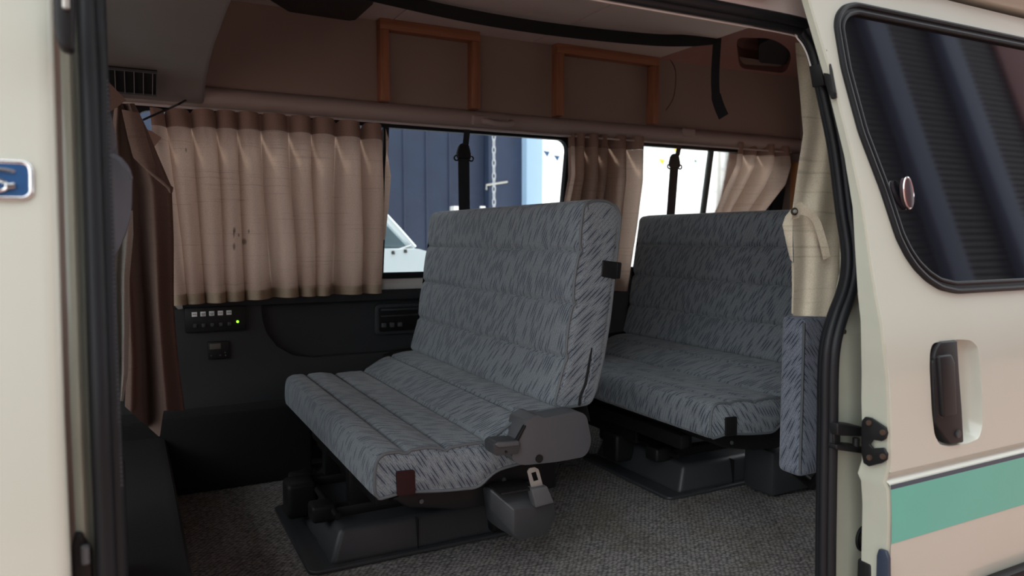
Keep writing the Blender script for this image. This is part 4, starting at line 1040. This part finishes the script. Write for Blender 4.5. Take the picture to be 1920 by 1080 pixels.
# pressed crease and lower skin
def exl(z):
    for a, c in zip(ep, ep[1:]):
        if a.z >= z >= c.z: return a.x+(c.x-a.x)*(a.z-z)/max(1e-6, a.z-c.z)
    return ep[-1].x
prf = [(ZC, .885), (.464, .8875), (.459, .8925), (.454, .8945), (.450, .892), (.446, .8865), (.443, .8845), (.438, .884), (.38, .886), (.32, .8885), (.20, .897), (.0, .918), (-.3, .95)]
b = grid([[(exl(z), y, z), (exl(z)+.3, y, z), (XD, y, z)] for z, y in prf]); obj('lower_skin', b, CREAM, sdoor, smooth=60)
yl = lambda z: .884+.0045*(.438-z)/.118
obj('navy_line', grid([[(exl(z)+.001, yl(z)-.0008, z), (XD, yl(z)-.0008, z)] for z in (.4440, .4345)]), NAVY, sdoor, smooth=0)
obj('teal_stripe', grid([[(exl(z)+.001, yl(z)-.0008, z), (XD, yl(z)-.0008, z)] for z in (.4345, .40, .36, .323)]), TEAL, sdoor, smooth=0)
obj('side_moulding', bx(1.62, XD, .872, .90, .125, .182, .008), BLACK, sdoor)
# shut-face flange facing forward
def fdep(z):
    K = [(2, .016), (1.05, .018), (.93, .028), (.84, .040), (.74, .052), (.62, .068), (-1, .068)]
    for (za, a), (zb, c) in zip(K, K[1:]):
        if za >= z >= zb: return a+(c-a)*(za-z)/(za-zb)
rows = []
for dy, dx in ((.02, -.0005), (.015, -.003), (.06, -.0055), (.18, -.005), (.88, -.004), (.97, .004), (1.0, .03)):
    rows.append([(p.x+dx+ (.004 if dy < .025 else 0), (ypl(p.z, DOOR) if p.z > .455 else next(y0+(y1-y0)*(z0-p.z)/(z0-z1) for (z0, y0), (z1, y1) in zip(prf, prf[1:]) if z0 >= p.z >= z1) if p.z > -.3 else .95)+dy*fdep(p.z), p.z) for p in ep])
obj('shut_face', grid(rows), JAMB, sdoor, smooth=50)
b = holed([dp(up_e[0].x+.10, ZDT, .05), dp(XD, ZDT, .05), dp(XD, .72, .05), dp(xe+.05, .72, .05)], [[dp(x, z, .05) for x, z in inner]], (0, .004, 0))
bx(1.36, XD, .95, .955, -.3, .72, 0, b); obj('inner_panel', b, PANEL, sdoor, smooth=0)
# window: rubber, glass, catch
gk = bmesh.new()
holed([dp(x, z, -.004) for x, z in [(p.x, p.y) for p in offset_loop(OV, -.003)]], [[dp(x, z, -.004) for x, z in inner]], (0, .014, 0), gk)
tube([dp(p.x, p.y, -.004) for p in offset_loop(OV, .003)], .0055, 8, True, gk)
tube([dp(p.x, p.y, -.003) for p in offset_loop(OV, .018)], .0045, 8, True, gk)
obj('window_rubber', gk, RUBBER, sdoor)
gl = obj('window_glass', holed([dp(x, z, .002) for x, z in inner], [], (0, .004, 0)), TINT, sdoor, smooth=0)
cc = dpx(1705, 362, -.012)
m = Matrix.Rotation(R(-14), 3, 'Y')
pts = [cc+m @ Vector((.0135*math.cos(a), 0, .031*math.sin(a))) for a in [2*math.pi*i/28 for i in range(28)]]
ct = obj('window_catch', prism(pts, (0, .012, 0), .003, 3), plain('catch_mauve', (.12, .09, .10), .25, metal=.6), sdoor)
obj('catch_rim', tube([p+Vector((0, .002, 0)) for p in pts], .0022, 8, True), CHROME, ct)
# brackets on the shut face
def shx(pts, X): return [at(x, y, X=X) for x, y in pts]
XS = 1.268
bf = [(1618, 800), (1619, 788), (1625, 781), (1636, 783), (1664, 801), (1667, 812), (1664, 822), (1656, 827), (1640, 824), (1634, 833), (1640, 840), (1660, 839), (1667, 850), (1666, 862), (1656, 868), (1632, 874), (1622, 868), (1618, 850)]
hb = obj('hinge_bracket', prism(shx(bf, XS), (-.006, 0, 0), .002), BLACKM, sdoor, label='black bolted bracket on the door edge')
for px, py in ((1629, 793), (1655, 811), (1630, 858), (1655, 856)):
    obj('screw', cyl(at(px, py, X=XS-.008), (1, 0, 0), .0055, .005, 14), plain('rusty_screw', (.06, .035, .022), .6) if 'rusty_screw' not in bpy.data.materials else bpy.data.materials['rusty_screw'], hb)
b = prism(hx([(1571, 794), (1617, 800), (1617, 819), (1571, 817)], .965), (0, .045, 0), .003)
prism(hx([(1569, 834), (1620, 838), (1620, 851), (1569, 844)], .965), (0, .045, 0), .003, bm=b)
prism(hx([(1564, 800), (1577, 800), (1577, 842), (1564, 838)], .975), (0, .03, 0), .003, bm=b)
obj('arm', b, BLACKM, hb)
obj('roller', cyl(at(1605, 829, Y=.97), (0, 0, 1), .007, .018, 14), BLACK, hb)
hb2 = obj('hinge_bracket', prism(shx([(1540, 92), (1546, 84), (1552, 92), (1562, 130), (1569, 168), (1571, 184), (1563, 187), (1553, 160), (1545, 125), (1538, 118)], 1.205), (-.008, 0, 0), .002), BLACKM, sdoor, label='slim black bracket at the top of the door edge')
obj('arm', prism(hx([(1538, 118), (1549, 122), (1556, 158), (1545, 160)], 1.06), (0, .03, 0), .003), BLACK, hb2)
for px, py in ((1547, 96), (1565, 176)): obj('screw', cyl(at(px, py, X=1.196), (1, 0, 0), .004, .004, 12), BLACK, hb2)
hb3 = obj('door_stop', prism(shx([(1648, 1040), (1652, 1028), (1666, 1032), (1671, 1046), (1672, 1120), (1646, 1120)], 1.29), (-.008, 0, 0), .002), plain('blue_black', (.03, .04, .065), .4), sdoor, label='blue-black rubber stop')
obj('block', prism(hx([(1632, 1060), (1642, 1052), (1652, 1060), (1654, 1120), (1630, 1120)], .93), (0, .03, 0), .003), BLACK, hb3)
pl = thing('pillar_plug', onp(1621, 1008, NEAR), 'round black rubber plug in the lower rear pillar', 'plug')
c = onp(1620, 1009, NEAR, -.002)
obj('rim', tube([c+Vector((math.cos(a)*.0225, 0, math.sin(a)*.0255)) for a in [2*math.pi*i/32 for i in range(32)]], .0035, 8, True), RUBBER, pl)
obj('disc', cyl(c+Vector((0, .001, 0)), (0, 1, 0), .021, .003, 32), RUBBER, pl)
obj('inner_ring', tube([c+Vector((math.cos(a)*.015, -.001, math.sin(a)*.017)) for a in [2*math.pi*i/32 for i in range(32)]], .002, 8, True), BLACK, pl)
obj('nub', cyl(c+Vector((0, -.002, 0)), (0, 1, 0), .003, .004, 12), DGREY, pl)
tag(obj('pillar_screw', cyl(onp(1583, 622, NEAR, -.001), (0, 1, 0), .005, .005, 14), plain('olive_screw', (.10, .09, .06), .5, metal=.5)), 'small screw in the rear pillar beside the black seal', 'screw')

# ================================================================== OUTSIDE
# dark blue storage wall with light blue post
Yw = 8.5
o0, o1 = at(690, 460, Y=Yw), at(984, 460, Y=Yw)
dbw = thing('blue_wall', ((o0.x+o1.x)/2, Yw, GZ), 'dark navy blue shutter wall seen through the first window', 'wall')
NAVYW = plain('dark_navy_sheet', (.015, .026, .055), .5, var=.3, vscale=3)
b = bx(o0.x-6, at(908, 400, Y=Yw).x, Yw, Yw+.2, GZ, 4.5, 0); obj('sheet', b, NAVYW, dbw, smooth=0)
b = bx(at(909, 400, Y=Yw).x, o1.x, Yw-.12, Yw+.1, GZ, 4.5, .01); obj('door_leaf', b, plain('navy_leaf', (.018, .031, .066), .5, var=.25, vscale=4), dbw, smooth=0)
for px in (758, 800, 843):
    q = at(px, 400, Y=Yw); obj('rib', bx(q.x-.012, q.x+.012, Yw-.015, Yw, GZ, 4.5, .003), NAVYW, dbw)
q0, q1 = at(912, 347, Y=Yw-.13), at(951, 341, Y=Yw-.13)
obj('bar_handle', tube([q0+Vector((0, 0, -.06)), q0, q1], .014, 8), STEEL, dbw)
for px in (856, 905):
    q = at(px, 391, Y=Yw-.14); obj('catch', bx(q.x-.035, q.x+.035, Yw-.15, Yw-.125 if px > 900 else Yw, q.z-.05, q.z+.03, .004), WHITE, dbw)
p0, p1 = at(984, 400, Y=Yw-.2), at(1014, 400, Y=Yw-.2)
tag(obj('post', bx(p0.x, p1.x, Yw-.25, Yw+.05, GZ, 4.5, .01), plain('light_blue_paint', (.30, .44, .60), .5)), 'light blue steel post beside the navy wall', 'post')
# hanging chain
cx_ = at(926, 300, Y=7.6); obj('hoist_arm', bx(cx_.x-.05, cx_.x+.05, 7.5, Yw, 2.22, 2.32, .01), STEEL, dbw)
ch = bmesh.new()
z = 2.2; i = 0
while z > .2:
    c = Vector((cx_.x, 7.6, z)); pr = []
    for k in range(14):
        a = 2*math.pi*k/14; lx = .017*math.cos(a); lz = .05*math.sin(a)
        ang = R(35) if i % 2 else R(-50)
        pr.append(c+Vector((lx*math.cos(ang), lx*math.sin(ang), lz)))
    tube(pr, .0065, 6, True, ch); z -= .074; i += 1
tag(obj('chain', ch, plain('galvanised_chain', (.42, .44, .46), .45)), 'grey steel chain hanging in front of the navy wall', 'chain')
# white car in front of the wall: hood, sloping windscreen, wiper
Yc = 5.2
def cz(px, py, Y=Yc): return at(px, py, Y=Y)
car = thing('white_car', (cz(740, 480).x, Yc+.8, GZ), 'white car parked beyond the first window, its windscreen and wiper in view', 'car')
a_ = cz(722, 398); c_ = cz(783, 466); h1 = cz(786, 470); h0 = cz(722, 476)
x_c, z_c = c_.x, c_.z                    # cowl
WHITEP = plain('white_car_paint', (.46, .53, .56), .3, coat=.6)
sx = (a_.x-c_.x); sz = (a_.z-c_.z); kk = 2.2
tx, tz_ = c_.x+sx*kk, c_.z+sz*kk         # roof front edge
prc = [(x_c, z_c), (x_c+.10, z_c-.03), (x_c+.75, z_c-.10), (x_c+.92, z_c-.22), (x_c+.95, GZ+.35), (x_c+.9, GZ+.22), (x_c-3.2, GZ+.22), (x_c-3.25, z_c-.1), (x_c-2.9, z_c)]
b = prism([(x, Yc, z) for x, z in rpoly(prc, .06)], (0, 1.6, 0), .05, 3); obj('body', b, WHITEP, car)
obj('roof', prism([(tx, Yc+.12, tz_-.04), (tx, Yc+.12, tz_), (tx-.25, Yc+.12, tz_+.04), (tx-2.0, Yc+.12, tz_), (tx-2.0, Yc+.12, tz_-.04)], (0, 1.36, 0), .015), WHITEP, car)
for yy in (Yc+.06, Yc+1.50):
    for pp, rr_ in (([(x_c-.01, yy, z_c), (x_c+sx*.5, yy+.02, z_c+sz*.5), (tx, yy+.06 if yy < Yc+1 else yy-.06, tz_)], .028), ([(tx-1.95, yy+.05, tz_), (x_c-2.85, yy, z_c)], .04), ([(tx-1.0, yy+.05, tz_), (tx-1.0, yy, z_c)], .03)):
        obj('window_pillar', tube(pp, rr_, 8), WHITEP, car)
obj('windscreen', grid([[(x_c-.01, Yc+.08, z_c+.005), (x_c-.01, Yc+1.5, z_c+.005)], [(tx, Yc+.12, tz_-.01), (tx, Yc+1.46, tz_-.01)]]), glassy('car_glass', (.45, .52, .55)), car, smooth=0)
obj('side_glass', grid([[(x_c-.05, Yc+.06, z_c), (x_c-2.8, Yc+.06, z_c)], [(tx-.03, Yc+.13, tz_-.03), (tx-1.9, Yc+.13, tz_-.03)]]), glassy('car_glass', (.25, .29, .32)), car, smooth=0)
wpx = [cz(724, 472, Yc+.02), cz(748, 468, Yc+.02), cz(771, 461, Yc+.02)]
obj('wiper', tube(wpx, .009, 6), plain('wiper_grey', (.35, .37, .38), .4), car)
for px, py in ((737, 474), (760, 471)): obj('wiper_pivot', cyl(cz(px, py, Yc-.0), (0, .5, 1), .013, .02, 12), BLACK, car)
for xx in (x_c+.35, x_c-2.3):
    wl = obj('wheel', cyl((xx, Yc+.08, GZ+.32), (0, 1, 0), .32, .2, 32, .03), RUBBER, car)
    obj('hub_cap', cyl((xx, Yc-.025, GZ+.32), (0, 1, 0), .19, .02, 24, .005), STEEL, wl)
    obj('wheel', cyl((xx, Yc+1.5, GZ+.32), (0, 1, 0), .32, .2, 32, .03), RUBBER, car)
# white building across the street
Yb = 24
bw = thing('white_building', (20, Yb, GZ), 'white building across the street washed out by daylight', 'building')
WB = plain('white_render', (.88, .88, .87), .8)
obj('wall', bx(-10, 44, Yb, Yb+8, GZ, 9, 0), WB, bw, smooth=0)
pane = plain('building_glass', (.52, .60, .60), .15)
for px0, px1, py0, py1 in ((1012, 1032, 262, 290), (1012, 1036, 298, 332), (1200, 1240, 266, 310), (1248, 1268, 262, 296), (1362, 1380, 276, 312), (1195, 1216, 390, 402), (1232, 1248, 390, 402)):
    q0, q1 = at(px0, py0, Y=Yb-.02), at(px1, py1, Y=Yb-.02)
    f = obj('window', bx(q0.x, q1.x, Yb-.08, Yb+.02, q1.z, q0.z, .02), plain('pale_frame', (.72, .76, .76), .5), bw)
    obj('pane', bx(q0.x+.10, q1.x-.10, Yb-.10, Yb-.07, q1.z+.08, q0.z-.08, 0), pane, f, smooth=0)
for py in (300, 347):
    q = at(1100, py, Y=Yb-.1); obj('ledge', bx(-10, 44, Yb-.2, Yb, q.z-.06, q.z, .01), plain('ledge_grey', (.75, .76, .76), .6) if py == 300 else bpy.data.materials['ledge_grey'], bw)
q0 = at(1348, 330, Y=16); tag(obj('street_pole', tube([(q0.x, 16, GZ), (q0.x, 16, 5)], .05, 10), plain('pole_grey', (.55, .55, .52), .5)), 'pale pole in the street right of the rear window bar', 'pole')
# bunting
Yf = 13
def flagline(a, c, flags, lab):
    pa, pb = at(*a, Y=Yf), at(*c, Y=Yf)
    t = thing('bunting', pa, lab, 'bunting', 'bunting strings')
    obj('string', tube([Vector((pa.x-2, Yb-.003, pa.z+2.0)), pa, (pa+pb)/2+Vector((0, 0, -.04)), pb, Vector((pb.x+4, Yb-.003, pb.z+2.0))], .006, 6), WHITE, t)
    for px, py, s, m in flags:
        q = at(px, py, Y=Yf); k = s*Yf/1300
        obj('flag', prism([q+Vector((-k*.9, 0, k*.55)), q+Vector((k*.9, -.03, k*.35)), q+Vector((.2*k, -.02, -k))], (0, .004, 0), 0), m, t, smooth=0)
FN = plain('flag_navy', (.02, .06, .14), .7); FG = plain('flag_green', (.03, .16, .12), .7); FY = plain('flag_yellow', (.80, .52, .03), .7)
flagline((985, 265), (1110, 305), [(1000, 268, 7, FY), (1024, 287, 8, FN), (1043, 295, 8, FN), (1075, 300, 8, FG)], 'string of navy and yellow bunting left of the bunched curtain')
flagline((1190, 258), (1400, 290), [(1266, 280, 8, FY), (1240, 302, 9, FY), (1327, 281, 7, FG), (1303, 302, 5, FG)], 'string of yellow and green bunting in the rear window')
# building on the near side, mirrored in the tinted door glass; unseen left end stretched to block sky light
nb = thing('shutter_building', (9, -3.4, GZ), 'dark garage front with navy posts facing the sliding door', 'building')
SH = plain('dark_shutter', (.014, .014, .018), .45)
b = bmesh.new()
z = GZ
while z < 6.5: prism([(-1.4, -3.4, z), (-1.4, -3.37, z+.02), (-1.4, -3.37, z+.07), (-1.4, -3.4, z+.09)], (18.0, 0, 0), 0, bm=b); z += .09
obj('shutter', b, SH, nb, smooth=0)
for x in (8.5, 10.05): obj('post', bx(x, x+.40, -3.36, -3.2, GZ, 6.5, .02), plain('navy_post_%d' % int(x), (.05, .065, .12), .5), nb)
obj('red_panel_or_added_bounce', bx(11.6, 16.5, -3.36, -3.3, GZ, 6.4, .02), plain('red_sheet', (.10, .018, .022), .4), nb)
obj('red_panel_or_added_bounce', bx(1.6, 5.6, -3.36, -3.3, GZ, 3.2, .02), plain('red_bounce_sheet', (.20, .07, .06), .5), nb)  # unseen panel added to bounce pink light onto the van
obj('eave', bx(-1.5, 17, -3.6, -3.1, 6.5, 6.9, .02), SH, nb)
